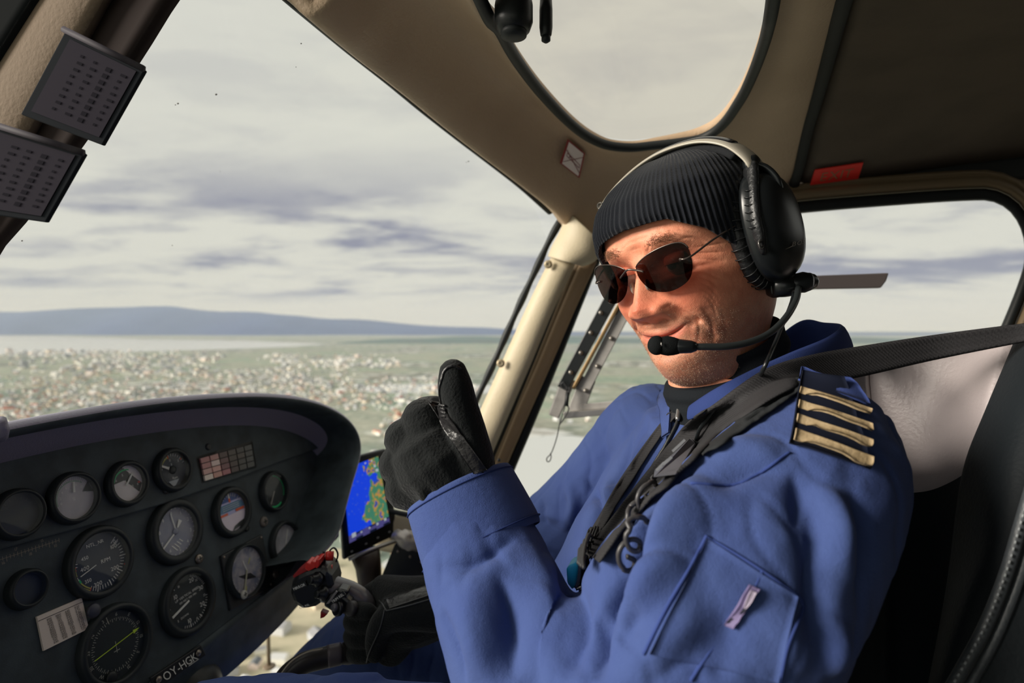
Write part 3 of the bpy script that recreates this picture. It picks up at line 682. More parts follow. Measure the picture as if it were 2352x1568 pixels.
# torque gauge: whitish glass reflection painted into the dial colour
d, put, R = gauge(168, 1143, 48, mat('dial_glare_grey', (208, 203, 208), rough=.55, var=(60, (186, 184, 190), .6)), bw=.14, off=.0115); d['label'] = 'torque gauge with a pale reflection painted into its dial'
q = MB(); q.cur = 0; ticks(q, put, range(-60, 71, 6), .80, .97, .008); ticks(q, put, (-30, 0, 30), .78, .99, .014)
for s, a in (('0', -100), ('2', -78), ('4', -52), ('6', -26), ('8', 20), ('10', 48), ('6', 74)): u, v = pol(a); words(q, put, s, u*.62, v*.62, .17)
words(q, put, 'TQ', -.05, .36, .17); words(q, put, '%', 0, -.05, .22)
q.cur = 1; arc(q, put, -105, 40, .76, .82); q.cur = 2; arc(q, put, 60, 64, .78, .95)
q.build('markings', [WHITE, mat('pale_green', (150, 176, 158), rough=.6), PRED], d, smooth=False); needle(put, d, 8, .25, .74, .05, .035)
q = MB(); q.add([put(*pol(52), .0012), put(*pol(88), .0012), put(.48, .18, .0012)], [(0, 1, 2)]); q.build('bug', DIAL, d, smooth=False)
# exhaust temperature gauge: half its dial carries a painted whitish reflection
d, put, R = gauge(290, 1110, 40, mat('dial_glare_light', (240, 232, 232), rough=.5), bw=.2, off=.0115)
k = MB(); k.add(*face_camera([put(-.96, .10, .0006), put(-.60, .75, .0006), put(-.10, .96, .0006), put(.96, -.22, .0006), put(.70, -.68, .0006), put(-.10, .20, .0006)], [(0, 1, 2, 5), (5, 2, 3, 4)])); k.build('dark_band', mat('dial_smoke', (44, 44, 46), rough=.5), d, smooth=False)  # band left dark, outside the painted reflection
q = MB(); q.cur = 0; ticks(q, put, range(-55, 80, 7), .86, .98, .008)
for s, u, v in (('4', -.62, .30), ('5', -.18, .52), ('7', .26, .48), ('9', .66, -.22), ('100', .26, -.24), ('10', .36, -.52)): words(q, put, s, u, v, .20)
words(q, put, 'T4', -.14, .12, .22); q.cur = 1; arc(q, put, -75, 20, .74, .82); q.cur = 2; arc(q, put, 95, 102, .7, .86)
q.build('markings', [WHITE, PGRN, PRED], d, smooth=False); needle(put, d, 40, -.12, .62, .05, .05)
# gas generator gauge
d, put, R = gauge(395, 1079, 38, DIALB, bw=.22, off=.0115)
q = MB(); q.cur = 0; ticks(q, put, range(-40, 75, 11), .82, .98, .016)
words(q, put, 'Ng', .06, .14, .26); words(q, put, '0', -.06, .60, .22); words(q, put, '5', .52, .46, .22); words(q, put, '5', -.72, .22, .2); words(q, put, 'x Rpm', .02, -.48, .20); words(q, put, '-', -.4, .28, .2)
q.add([put(-.30, .06, .001), put(-.20, .26, .001), put(-.10, .06, .001)], [(0, 1, 2)]); ticks(q, put, (0,), .24, .4, .02)
q.cur = 1; ticks(q, put, (-12,), .72, 1.0, .03); q.add([put(.62, .50, .001), put(.80, .46, .001), put(.76, .62, .001)], [(0, 1, 2)]); q.cur = 2; arc(q, put, -58, -14, .76, .86)
q.build('markings', [WHITE, PORG, PYEL], d, smooth=False); needle(put, d, -62, .34, .92, .07, .05)
k = MB(); k.add([put(-.44, -.62, .0012), put(.34, -.62, .0012), put(.02, -.94, .0012), put(-.16, -.96, .0012)], [(0, 3, 2, 1)]); k.build('drum_window', mat('dial_pale', (176, 184, 190), rough=.5), d, smooth=False); hub(put, d, .006)
# warning light block: four rows of tinted caps
def quad_st(px, py, w, h, off=.013): c = PP(px, py, off); return c
c0 = [PP(x, y, .013) for x, y in ((459, 1052), (578, 1019), (586, 1070), (471, 1105))]
q = MB(); q.add(*prism([p-EN*.003 for p in [PP(x, y, .013) for x, y in ((452, 1047), (584, 1010), (594, 1074), (466, 1112))]], -EN*.004)); wl = q.build('warning_panel', mat('warning_frame', (30, 26, 28), rough=.5), pan, smooth=False, bevel=.001)
wc = [[(158, 108, 110), (168, 124, 120), (70, 48, 50), (60, 50, 46), (48, 44, 42), (46, 46, 44)], [(166, 116, 116), (206, 184, 178), (92, 62, 64), (58, 46, 42), (60, 50, 44), (44, 44, 42)], [(186, 150, 144), (192, 150, 142), (110, 72, 78), (58, 42, 44), (42, 40, 40), (40, 42, 42)], [(208, 192, 182), (180, 136, 126), (152, 96, 104), (56, 40, 44), (40, 40, 40), (38, 40, 40)]]
for r in range(4):
    for k in range(6):
        u0, u1, v0, v1 = (k+.06)/6, (k+.94)/6, (r+.07)/4, (r+.93)/4
        q = MB(); q.add(*prism([quad_at(c0, u, v) for u, v in ((u0, v0), (u1, v0), (u1, v1), (u0, v1))], -EN*.004)); q.build('warning_light', mat('cap_%d%d' % (r, k), tuple(min(255, int(x*1.25)) for x in wc[r][k]), rough=.3, spec=.5), wl, smooth=False)
def screw(px, py, rpx, m, off=0.0, cross=True, name='screw'):
    c = PP(px, py, off); R = rpx*c.y/F; k = MB()
    k.add(*lathe(c, EX, EY, EN, [(R*1.1, 0), (R, R*.35), (R*.7, R*.5), (R*.2, R*.52)], 18)); o = k.build(name, m, pan)
    if cross:
        k = MB()
        for a, b in ((EX, EY), (EY, EX)): k.add(*box(c+EN*R*.52, a*R*.55, b*R*.12, EN*R*.03))
        k.build('slot', SEAL, o, smooth=False)
    return o
SCR = mat('screw_steel', (150, 140, 130), rough=.35, metal=.7); SCRD = mat('screw_dark', (70, 70, 70), rough=.4, metal=.4)
screw(381, 1126, 8, SCRD, .010); screw(456, 1283, 10, SCR); screw(478, 1026, 7, SCRD, .010); screw(632, 1318, 9, SCR, cross=False); screw(560, 1365, 9, mat('knob_ring', (190, 188, 180), rough=.4), .014, name='setting_knob'); screw(605, 1198, 11, mat('vent_grey', (120, 112, 106), rough=.5), name='vent_plug'); screw(566, 1213, 7, DARKM, .004, False, 'cage_knob'); screw(398, 1286, 9, DARKM, .006, False, 'setting_knob'); screw(214, 1402, 15, mat('knob_blue', (62, 64, 78), rough=.4), .008, False, 'dimmer_knob'); screw(255, 1556, 13, DARKM, .006, False, 'course_knob')
# rotor speed gauge
d, put, R = gauge(228, 1290, 64, DIALB, bw=.18); d['label'] = 'large rotor speed gauge reading about 390'
q = MB(); q.cur = 0; ticks(q, put, np.linspace(52, 96, 7)[1:], .80, .93, .010); ticks(q, put, (48, 57), .70, .97, .012); ticks(q, put, np.linspace(96, 190, 15), .80, .94, .010); ticks(q, put, (96, 130, 164, 195), .76, 1.0, .014)
ticks(q, put, (200, 206, 212, 286, 279), .80, .95, .010)
for s, u, v, z_ in (('NTL_NR', -.05, .68, .17), ('RPM', .22, -.02, .19), ('0', .66, .50, .19), ('100', .60, .34, .20), ('200', .50, -.42, .20), ('300', -.20, -.70, .20), ('350', -.52, -.46, .17), ('400', -.56, -.02, .20), ('450', -.50, .32, .17)): words(q, put, s, u, v, z_)
q.cur = 1; arc(q, put, 212, 240, .86, .90); arc(q, put, 212, 240, .93, .97); arc(q, put, 258, 277, .86, .91); q.cur = 2; arc(q, put, 240, 266, .93, 1.0); arc(q, put, 240, 250, .84, .93); q.cur = 3; ticks(q, put, (212, 278, 272), .84, 1.0, .014)
q.add([put(.86, -.42, .001), put(.97, -.40, .001), put(.90, -.5, .001)], [(0, 2, 1)])
q.build('markings', [WHITE, PYEL, PGRN, PRED], d, smooth=False); needle(put, d, 254, .18, .80, .012, .014); needle(put, d, 253, .90, 1.06, .06, .06, name='outer_pointer')
# altimeter: the glass reflection is put into its grey blue dial colour
d, put, R = gauge(402, 1220, 53, mat('dial_glare_blue', (140, 144, 164), rough=.5, var=(40, (172, 168, 174), .6)), bw=.30); d['label'] = 'altimeter with a grey blue reflection painted into its dial'
q = MB()
for i, a in enumerate(range(0, 360, 36)): u, v = pol(a-4); words(q, put, str(i), u*.80, v*.80, .21)
ticks(q, put, range(0, 360, 12), .93, 1.0, .010)
for i in range(4): q.add([put(-.34+.14*i, -.52+.05*i, .001), put(-.28+.14*i, -.52+.05*i, .001), put(-.04+.14*i*.8, -.80+.09*i, .001), put(-.10+.14*i*.8, -.80+.09*i, .001)], [(0, 3, 2, 1)])
q.add([put(-.12, 1.04, .001), put(.10, 1.04, .001), put(-.01, .93, .001)], [(0, 2, 1)])
q.build('markings', WHITE, d, smooth=False); needle(put, d, 352, .10, .82, .025, .02); needle(put, d, 238, .16, .98, .035, .04); needle(put, d, 38, .16, .50, .03, .10, name='short_needle'); hub(put, d, .005, mat('dial_glare_blue', 0))
# attitude indicator
d, put, R = gauge(531, 1175, 43, mat('sky_dial', (206, 204, 246), rough=.45), bw=.24); d['label'] = 'attitude indicator with blue sky and white ground'
def band(y0, y1, m, nm, a=13, lift=.0006):
    v = []; t = math.tan(math.radians(a)); k = MB()
    xs = np.linspace(-.99, .99, 13)
    for x in xs:
        lim = math.sqrt(1-x*x); lo_, hi = max(-lim, y0), min(lim, y1); lo_ = min(lo_, hi); v += [put(x, lo_, lift), put(x, hi, lift)]
    k.add(v, [(2*i, 2*i+2, 2*i+3, 2*i+1) for i in range(12)]); k.build(nm, m, d, smooth=False)
band(.55, 1, mat('sky_deep', (60, 92, 164), rough=.5), 'sky_arc'); band(.06, .46, mat('sky_teal', (86, 138, 178), rough=.5), 'pitch_band', lift=.0008); band(-1, -.12, mat('ground_white', (250, 236, 250), rough=.5), 'ground_half')
q = MB(); q.cur = 0; ticks(q, put, (0,), .72, 1, .05); ticks(q, put, (-60, -45, -30, -20, -10, 10, 20, 30, 45, 60), .80, .96, .012); q.cur = 1; ticks(q, put, (0,), .5, .72, .06)
q.add([put(-.92, -.10, .0014), put(-.3, -.10, .0014), put(-.3, .02, .0014), put(-.92, .02, .0014)], [(0, 1, 2, 3)]); q.add([put(.3, -.08, .0014), put(.92, -.08, .0014), put(.92, .06, .0014), put(.3, .06, .0014)], [(0, 1, 2, 3)])
for y in (.16, .26, .36): q.cur = 0; q.add([put(-.6, y, .0014), put(.6, y, .0014), put(.6, y+.02, .0014), put(-.6, y+.02, .0014)], [(0, 1, 2, 3)])
q.build('markings', [WHITE, PORG], d, smooth=False)
k = MB(); k.add([put(-.2, -1, .0015), put(.0, -.78, .0015), put(.42, -.66, .0015), put(.8, -.6, .0015), put(.6, -.85, .0015)], [(0, 4, 3, 2, 1)]); k.build('mask', DIAL, d, smooth=False)
# small dark gauge with green arc, top right
d, put, R = gauge(628, 1128, 38, DIAL, bw=.12)
q = MB(); q.cur = 0
for s, a in (('4', 300), ('3', 275), ('2', 250), ('1', 225), ('0', 200), ('6', 160)): u, v = pol(a); words(q, put, s, u*.72, v*.72, .18)
q.cur = 1; arc(q, put, 10, 120, .88, .93); arc(q, put, 150, 205, .86, .97); q.build('markings', [mat('grey_print', (110, 110, 106), rough=.6), PGRN], d, smooth=False); needle(put, d, 218, .0, .82, .035, .05, mat('needle_grey', (150, 148, 144), rough=.5))
# half seen gauge under it, a grey reflection painted as its dial
d, put, R = gauge(654, 1248, 42, mat('dial_glare_mist', (196, 196, 202), rough=.5, var=(50, (150, 152, 158), .8)), bw=.14)
q = MB(); ticks(q, put, range(0, 360, 20), .86, .97, .012); q.build('markings', WHITE, d, smooth=False); needle(put, d, 30, 0, .75, .03, .03)
# airspeed indicator in a square bezel, pale reflection painted on the dial
bq = [PP(x, y, .004) for x, y in ((508, 1276), (603, 1226), (628, 1345), (530, 1402))]
q = MB(); q.add(*prism(bq, -EN*.005)); q.build('square_bezel', mat('bezel_square', (33, 37, 40), rough=.5), pan, bevel=.0015, smooth=False)
for u, v in ((.05, .05), (.95, .05), (.95, .95)):
    p = quad_at(bq, u, v); k = MB(); k.add(*lathe(p, EX, EY, EN, [(.0022, 0), (.002, .001), (.0008, .0013)], 10)); k.build('bezel_screw', SCR, pan)
d, put, R = gauge(565, 1310, 52, mat('dial_glare_cloud', (180, 174, 178), rough=.5, var=(70, (116, 124, 146), .9)), off=.006, bez=.009, bw=.06)
q = MB(); q.cur = 0; ticks(q, put, range(30, 330, 15), .84, .96, .010); q.cur = 1; ticks(q, put, (196,), .62, .94, .03); ticks(q, put, (40,), .28, .56, .025)
q.build('markings', [WHITE, PYEL], d, smooth=False); needle(put, d, 205, -.06, .80, .03, .045, mat('needle_pale', (196, 194, 170), rough=.5)); needle(put, d, 345, 0, .5, .012, .012, name='thin_needle')
k = MB(); k.add([put(-.5, -.05, .0011), put(.2, -.18, .0011), put(.5, -.5, .0011), put(-.1, -.35, .0011)], [(0, 3, 2, 1)]); k.build('drum_window', mat('dial_smoke', 0), d, smooth=False)
# vertical speed indicator
d, put, R = gauge(431, 1380, 58, DIAL, bw=.22); d['label'] = 'vertical speed indicator'
q = MB()
for s, u, v, z_ in (('10', -.52, .40, .23), ('20', .32, .70, .23), ('30', .70, .22, .23), ('20', .62, -.40, .23), ('10', -.10, -.72, .23), ('15', -.30, .70, .12), ('25', .55, .60, .12), ('25', .80, -.12, .12), ('15', .26, -.80, .12), ('5', -.86, .08, .15), ('0', -.92, -.25, .24), ('5', -.60, -.50, .13)): words(q, put, s, u, v, z_)
words(q, put, 'UP VERTICAL SPEED', .02, .26, .13, 4); words(q, put, '100 FEET PER MIN', .02, .10, .11, 4); words(q, put, 'DOWN', -.28, -.46, .11, 4)
ticks(q, put, list(range(20, 75, 5))+list(range(100, 205, 6)), .88, .97, .010); ticks(q, put, (322, 150, 125, 185), .82, .99, .014)
q.build('markings', WHITE, d, smooth=False); needle(put, d, 253, -.02, .88, .035, .045)
# radio magnetic / course indicator
d, put, R = gauge(265, 1480, 74, DIAL, bw=.14); d['label'] = 'compass indicator with a yellow green pointer'
q = MB(); h0 = -32
for s, a in (('N', -48), ('3', -18), ('6', 12), ('E', 42), ('12', 72), ('15', 102), ('S', 132), ('21', 162), ('24', 192), ('W', 222), ('30', 252), ('33', 282)): u, v = pol(a); words(q, put, s, u*.88, v*.88, .15, -a)
ticks(q, put, [a-48 for a in range(0, 360, 10)], .68, .78, .008); ticks(q, put, [a-43 for a in range(0, 360, 10)], .73, .78, .007); ticks(q, put, (-9,), .72, .92, .012)
ticks(q, put, (0,), -.24, .10, .008); q.add([put(-.10, -.19, .001), put(.10, -.19, .001), put(.10, -.17, .001), put(-.10, -.17, .001)], [(0, 1, 2, 3)])
q.build('markings', mat('dim_print', (190, 190, 178), rough=.6), d, smooth=False); LIME = mat('lime', (206, 236, 70), rough=.5)
needle(put, d, 82, -.74, .70, .010, .010, LIME, 'course_needle')
k = MB(); s, c = pol(82); k.add(*prism([put(s*.82, c*.82, .002), put(s*.60-c*.06, c*.60+s*.06, .002), put(s*.60+c*.06, c*.60-s*.06, .002)], EN*.0005)); k.build('arrow_head', LIME, d, smooth=False)
# unlit gauges and scales at the far left
d, put, R = gauge(40, 1180, 46, DIAL, bw=.14, off=.0115); q = MB(); words(q, put, 'FUEL', 0, -.2, .2); ticks(q, put, range(-60, 61, 20), .7, .85, .02); q.build('markings', mat('faint_print', (62, 64, 62), rough=.7), d, smooth=False)
d, put, R = gauge(60, 1352, 34, DIAL, bw=.14); q = MB(); ticks(q, put, range(-60, 61, 20), .7, .85, .02); q.build('markings', mat('faint_print', 0), d, smooth=False)
q = MB(); sc = [PP(x, y, .0115) for x, y in ((-60, 1296), (134, 1232), (136, 1248), (-58, 1312))]
for i in range(24):
    u = i/23; q.add([quad_at(sc, u, .2), quad_at(sc, u+.006, .2), quad_at(sc, u+.006, .8 if i % 4 else 1.1), quad_at(sc, u, .8 if i % 4 else 1.1)], [(0, 3, 2, 1)])
q.add([quad_at(sc, 0, .5), quad_at(sc, 1, .5), quad_at(sc, 1, .56), quad_at(sc, 0, .56)], [(0, 3, 2, 1)])
for i, s in enumerate(('15', '16', '17', '18', '15', '10')):
    tv, tf = text2d(s, .0045); o = quad_at(sc, .15+.16*i, 1.1 if i % 2 else -.2); q.add(*on_plane((tv, tf), o, EX, EY))
q.build('scale', mat('scale_print', (140, 130, 118), rough=.6), pan, smooth=False)
# white data card
cq = [PP(x, y, .003) for x, y in ((85, 1416), (188, 1372), (204, 1443), (101, 1494))]
q = MB(); q.add(*prism(cq, -EN*.0025)); cc_ = q.build('data_card', mat('card_cream', (236, 222, 210), rough=.6), pan, smooth=False)
q = MB(); rnd = random.Random(4)
for col, rows_ in ((.22, 12), (.42, 12), (.62, 12), (.84, 12)):
    for k in range(rows_):
        tv, tf = text2d('%d' % rnd.choice((1000, 800, 640, 240, 120)) if col < .8 else '%.2f' % rnd.uniform(0, 3), .0032); q.add(*on_plane((tv, tf), quad_at(cq, col+.004*k, .20+.065*k), (cq[1]-cq[0]).normalized(), (cq[0]-cq[3]).normalized(), .0004))
q.add([quad_at(cq, u, v)+EN*.0004 for u, v in ((0, .125), (1, .125), (1, .14), (0, .14))], [(0, 3, 2, 1)])
q.build('print', mat('card_ink', (44, 42, 48), rough=.6), cc_, smooth=False)
# registration plate on the lower flange
rp = [PP(x, y, -.010) for x, y in ((352, 1544), (462, 1468), (478, 1496), (366, 1578))]
def fl(px, py, l=0):  # the flange sits between the two planes; walk the ray until it is met
    return PP(px, py, .004+l)
ro = empty('registration_plate', fl(405, 1533), 'black registration plate reading OY-HGK on the panel lower edge', 'plate')
rq = [fl(x, y, .004) for x, y in ((346, 1556), (462, 1480), (474, 1504), (362, 1584))]
q = MB(); q.add(*prism(rq, -EN*.004)); q.build('plate', mat('plate_black', (27, 29, 31), rough=.45), ro, bevel=.001, smooth=False)
tv, tf = text2d('OY-HGK', 1.0); w = max(a for a, b in tv)-min(a for a, b in tv)
q = MB(); q.add([quad_at(rq, .50+a/w*.66, .50-b*.86)+EN*.0007 for a, b in tv], tf); q.add([quad_at(rq, u, v)+EN*.0006 for u, v in ((.62, .86), (.84, .86), (.84, .90), (.62, .90))], [(0, 3, 2, 1)]); q.build('lettering', WHITE, ro, smooth=False)
for px, py in ((364, 1560), (455, 1499)):
    c = fl(px, py, .005); k = MB(); k.add(*lathe(c, EX, EY, EN, [(.0042, 0), (.004, .0015), (.002, .0024), (.0003, .0026)], 16)); k.build('screw', SCR, ro)
# rounded black console end under the panel
q = MB(); q.add(*ellipsoid(PP(440, 1592, -.03), EX*.05, EY*.04, EN*.03, 20, 12)); q.build('console_end', DARKM, pan)

# ================= tablet behind the glareshield
tb = [P(777, 1058, 1.165), P(888, 1030, 1.235), P(915, 1227, 1.225), P(790, 1287, 1.155)]
tn = (tb[1]-tb[0]).cross(tb[3]-tb[0]).normalized(); tn = tn if tn.dot(EYE-tb[0]) > 0 else -tn
t_ = empty('navigation_tablet', (tb[2]+tb[3])/2, 'upright tablet showing a moving map beside the glareshield', 'tablet')
q = MB(); q.add(*prism(tb, -tn*.014)); q.build('case', mat('tablet_black', (24, 26, 28), rough=.35, spec=.5), t_, bevel=.004)
sq = [P(786, 1078, 1.163), P(868, 1047, 1.217), P(895, 1200, 1.211), P(802, 1247, 1.157)]
m = bpy.data.materials.new('map_screen'); m.use_nodes = True; b = m.node_tree.nodes['Principled BSDF']; at_ = m.node_tree.nodes.new('ShaderNodeAttribute'); at_.attribute_name = 'Col'
m.node_tree.links.new(at_.outputs['Color'], b.inputs['Emission Color']); b.inputs['Emission Strength'].default_value = .95; b.inputs['Base Color'].default_value = (.01, .01, .01, 1); b.inputs['Roughness'].default_value = .25
nu, nv = 60, 90; v = []; cl = []
for i in range(nv):
    for j in range(nu):
        u, w_ = j/(nu-1), i/(nv-1); v.append(quad_at(sq, u, w_)+tn*.0012)
        coast = u-.62+.30*max(0, w_-.5)*1.6+.22*noise.fractal(Vector((u*4, w_*5, 2)), 1, 2, 4)-.1*math.sin(w_*7)
        if w_ > .90: c = (12, 20, 44) if (int(u*6) % 2 and .93 < w_ < .97) is False else (70, 66, 120)
        elif coast > 0:
            k = noise.fractal(Vector((u*9, w_*10, 5)), 1, 2, 4)
            c = (60, 120, 96) if k < -.05 else ((96, 130, 74) if k < .12 else ((176, 132, 66) if k < .42 else (44, 74, 150)))
        else: c = (18, 62, 214) if noise.fractal(Vector((u*14, w_*14, 9)), 1, 2, 2) < .55 else (64, 92, 190)
        cl.append((*lin(c), 1))
me = bpy.data.meshes.new('screen'); me.from_pydata(v, [], grid_faces(nv, nu)); me.materials.append(m)
ca = me.color_attributes.new('Col', 'FLOAT_COLOR', 'POINT'); ca.data.foreach_set('color', np.array(cl).ravel()); scr = link('screen', me, t_)
q = MB()
for u, w_, r in ((.35, .03, .03), (.62, .03, .02), (.80, .03, .02), (.86, .12, .03), (.90, .19, .035), (.12, .92, .05), (.3, .93, .02), (.5, .93, .02), (.7, .93, .025), (.9, .92, .03)): q.add([quad_at(sq, u+a*r, w_+b*r*.6)+tn*.0016 for a, b in ((-1, -1), (1, -1), (1, 1), (-1, 1))], [(0, 1, 2, 3)])
q.build('screen_icons', mat('icon_white', (190, 200, 210), em=((190, 200, 210), .5)), scr, smooth=False)
q = MB()
for u, w_ in ((.14, .945), (.40, .935), (.62, .93), (.84, .925)): q.add(*box(quad_at(tb, u, w_)+tn*.001, (tb[1]-tb[0])*.022, (tb[3]-tb[0])*.008, tn*.0006))
q.build('button', mat('button_grey', (150, 150, 150), rough=.5), t_, smooth=False)
q = MB(); q.add(*tube([P(800, 1284, 1.13), P(850, 1263, 1.15), P(925, 1236, 1.19)], .0045, 8)); q.build('mount_rail', STEEL, t_)
q = MB(); q.add(*tube([P(838, 1268, 1.16), P(846, 1300, 1.16), P(850, 1340, 1.16)], [.030, .026, .024], 14)); q.build('mount_arm', mat('mount_brown', (62, 50, 42), rough=.5), t_)
q = MB(); q.add(*prism([P(x, y, 1.10) for x, y in ((752, 1190), (774, 1186), (772, 1240), (756, 1250))], (0, .02, 0))); tag(q.build('switch_box', DARKM, bevel=.002), 'small black switch box at the right end of the panel', 'switch')
q = MB(); q.add(*ellipsoid(P(763, 1206, 1.098), (.006, 0, 0), (0, .004, 0), (0, 0, .009))); q.build('lever', mat('lever_cream', (200, 186, 160), rough=.4), bpy.data.objects['switch_box'])
# side console with screws and a crumpled pouch
sc_ = empty('side_console', P(930, 1290, 1.14), 'black side console with small screws under the tablet', 'console')
q = MB(); q.add(*prism([P(x, y, 1.13) for x, y in ((905, 1252), (925, 1236), (1010, 1288), (1010, 1360), (860, 1360))], (0.01, .05, 0))); q.build('body', DARKM, sc_, bevel=.003)
for px, py in ((914, 1266), (942, 1278), (968, 1290)):
    q = MB(); q.add(*ellipsoid(P(px, py, 1.128), (.003, 0, 0), (0, .002, 0), (0, 0, .003), 10, 6)); q.build('screw', SCR, sc_)
v, f = ellipsoid(P(938, 1240, 1.135), (.030, 0, -.014), (0, .02, 0), (.006, 0, .017), 28, 18)
v = [Vector(p)+Vector((noise.noise(Vector(p)*90)*.006, 0, noise.noise(Vector(p)*80+Vector((5, 5, 5)))*.006)) for p in v]
q = MB(); q.add(v, f); tag(q.build('crumpled_pouch', mat('pouch_silver', (196, 188, 182), rough=.35, metal=.3, var=(40, (120, 112, 106), .8))), 'crumpled silvery pouch lying on the side console', 'pouch')
# thin rod outside under the nose
q = MB(); q.add(*tube([P(612, 1380, 1.75), P(616, 1450, 1.75), P(618, 1530, 1.75)], .006, 8)); q.add(*ellipsoid(P(618, 1530, 1.75), (.02, 0, 0), (0, .02, 0), (0, 0, .006))); tag(q.build('antenna_rod', mat('antenna_tan', (120, 104, 84), rough=.5)), 'thin rod outside below the nose, seen under the panel', 'antenna')

# ================= cyclic stick
ST = .755
cy = empty('cyclic_stick', P(800, 1500, ST), 'black cyclic stick grip with red switches under the gloved right hand', 'control stick')
GRIP = mat('grip_black', (30, 32, 35), rough=.3, spec=.55, bump=(300, .1, .0005)); GRIPG = mat('grip_grey', (92, 90, 96), rough=.28, spec=.6); RED = mat('switch_red', (206, 44, 36), rough=.35); RED2 = mat('guard_red', (150, 26, 30), rough=.4)
def slab(name, pts, d, th, m, parent, bevel=.003, smooth=False):
    k = MB(); k.add(*prism([P(x, y, d) for x, y in pts], Vector((0, th, 0)))); return k.build(name, m, parent, bevel=bevel, smooth=smooth)
gh = slab('grip_head', [(668, 1338), (678, 1322), (700, 1312), (738, 1299), (756, 1316), (764, 1345), (760, 1370), (722, 1396), (694, 1402), (674, 1388), (664, 1362)], ST-.02, .045, GRIP, cy, .006)
slab('guard', [(672, 1322), (692, 1305), (732, 1286), (738, 1294), (698, 1315), (674, 1328)], ST-.018, .03, RED2, gh, .001)
for pts in ([(700, 1306), (704, 1291), (713, 1294), (716, 1288), (724, 1291), (728, 1302), (708, 1312)], [(722, 1300), (726, 1285), (735, 1284), (733, 1300), (727, 1306)]): slab('red_switch', pts, ST-.024, .02, RED, gh, .001)
def rod(name, p, ax, r, h, m, parent, prof=None):
    ax = Vector(ax).normalized(); x = ax.orthogonal().normalized(); y = ax.cross(x); k = MB()
    k.add(*lathe(p, x, y, ax, prof or [(r, 0), (r, h*.8), (r*.8, h), (r*.2, h)], 20)); return k.build(name, m, parent)
LF = Vector((-.55, -.72, .25))
rod('red_button', P(766, 1276, ST), (-.9, -.3, .1), .0062, .010, RED, gh); rod('red_button', P(763, 1306, ST), (-.9, -.3, .1), .0055, .010, RED, gh)
q = MB(); q.add(*tube(spline([P(772, 1290, ST), P(776, 1272, ST), P(768, 1258, ST), P(758, 1264, ST), P(754, 1282, ST), P(746, 1284, ST)], 24), .0012, 6)); q.add(*tube(spline([P(744, 1266, ST), P(742, 1280, ST), P(736, 1290, ST), P(728, 1290, ST)], 16), .0016, 6)); q.build('wire_guard', DARKM, gh)
hx = MB(); hx.add(*tube(spline([P(738, 1350, ST-.005), P(770, 1352, ST), P(806, 1362, ST+.004), P(838, 1390, ST+.005), P(838, 1440, ST+.01), P(815, 1500, ST+.02)], 24), [.020, .021, .0205, .0195, .018]+[.0175]*19, 18, flat=.8)); hx.build('handle', GRIPG, cy)
slab('switch_plate', [(742, 1392), (748, 1372), (778, 1352), (800, 1358), (792, 1372), (808, 1385), (800, 1412), (770, 1410)], ST-.026, .02, GRIP, cy, .003)
for px, py, r, m in ((732, 1330, .009, GRIP), (746, 1362, .009, GRIP)):
    h_ = rod('hat_switch', P(px, py, ST-.022), LF, r, .012, m, cy, [(r, 0), (r*1.05, .004), (r*.7, .006), (r*.62, .010), (r*.3, .012)]); rod('cap', P(px, py, ST-.022)+LF.normalized()*.010, LF, r*.55, .004, DARKM, h_)
h_ = rod('trim_button', P(779, 1396, ST-.028), LF, .009, .006, GRIP, cy, [(.0095, 0), (.0095, .004), (.0075, .006), (.0062, .003)]); rod('cap', P(777, 1393, ST-.028), LF, .005, .009, GRIPG, h_)
rod('flat_button', P(812, 1396, ST-.024), LF, .0092, .008, mat('grip_button', (54, 52, 54), rough=.5), cy)
slab('red_tab', [(736, 1404), (752, 1410), (744, 1418), (735, 1421)], ST-.01, .01, RED2, cy, .001)
slab('placard', [(748, 1388), (771, 1357), (775, 1360), (756, 1386)], ST-.032, .003, mat('plate_grey', (120, 116, 118), rough=.4), cy, .0005)
def lab(name, txt, a, b, hpx, d, parent, back=True):
    p0, p1 = P(*a, d), P(*b, d); ex_ = (p1-p0); ln = ex_.length; ex_.normalize(); ey_ = Vector((0, -1, 0)).cross(ex_)*-1; ey_ = ey_ if ey_.z > 0 else -ey_
    h = hpx*d/F; c = (p0+p1)/2; fw_ = Vector((0, -1, 0)); o = None
    if back:
        k = MB(); k.add(*box(c, ex_*ln*.56, ey_*h*.72, fw_*.0008)); o = k.build(name, mat('label_black', (36, 37, 39), rough=.4), parent, smooth=False)
    tv, tf = text2d(txt, 1.0); w = max(a_ for a_, _ in tv)-min(a_ for a_, _ in tv); k = MB()
    k.add([c+ex_*(x/w*ln*.94)+ey_*(y*h*1.1)+fw_*.0013 for x, y in tv], tf); k.build('lettering', WHITE, o or parent, smooth=False)
lab('label_plate', 'MIRROR', (674, 1352), (702, 1340), 8, ST-.0225, gh); lab('label_plate', 'CPL REL', (688, 1395), (712, 1386), 6, ST-.0225, gh, False); lab('label_plate', 'TRIM REL', (762, 1382), (790, 1362), 8, ST-.030, cy)
sp = spline([P(815, 1480, ST+.02), P(805, 1500, ST+.012), P(786, 1500, ST+.0), P(740, 1511, ST-.01), P(695, 1524, ST-.02), P(655, 1556, ST-.03), P(630, 1610, ST-.04)], 40)
q = MB(); q.add(*tube(sp, .0132, 16)); q.build('stick_tube', mat('stick_brown', (54, 50, 50), rough=.4, spec=.5, bump=(200, .2, .0008)), cy)
q = MB(); q.add(*tube(sp[9:15], .0138, 16)); q.build('collar', mat('collar_grey', (100, 92, 96), rough=.4, spec=.5), cy)
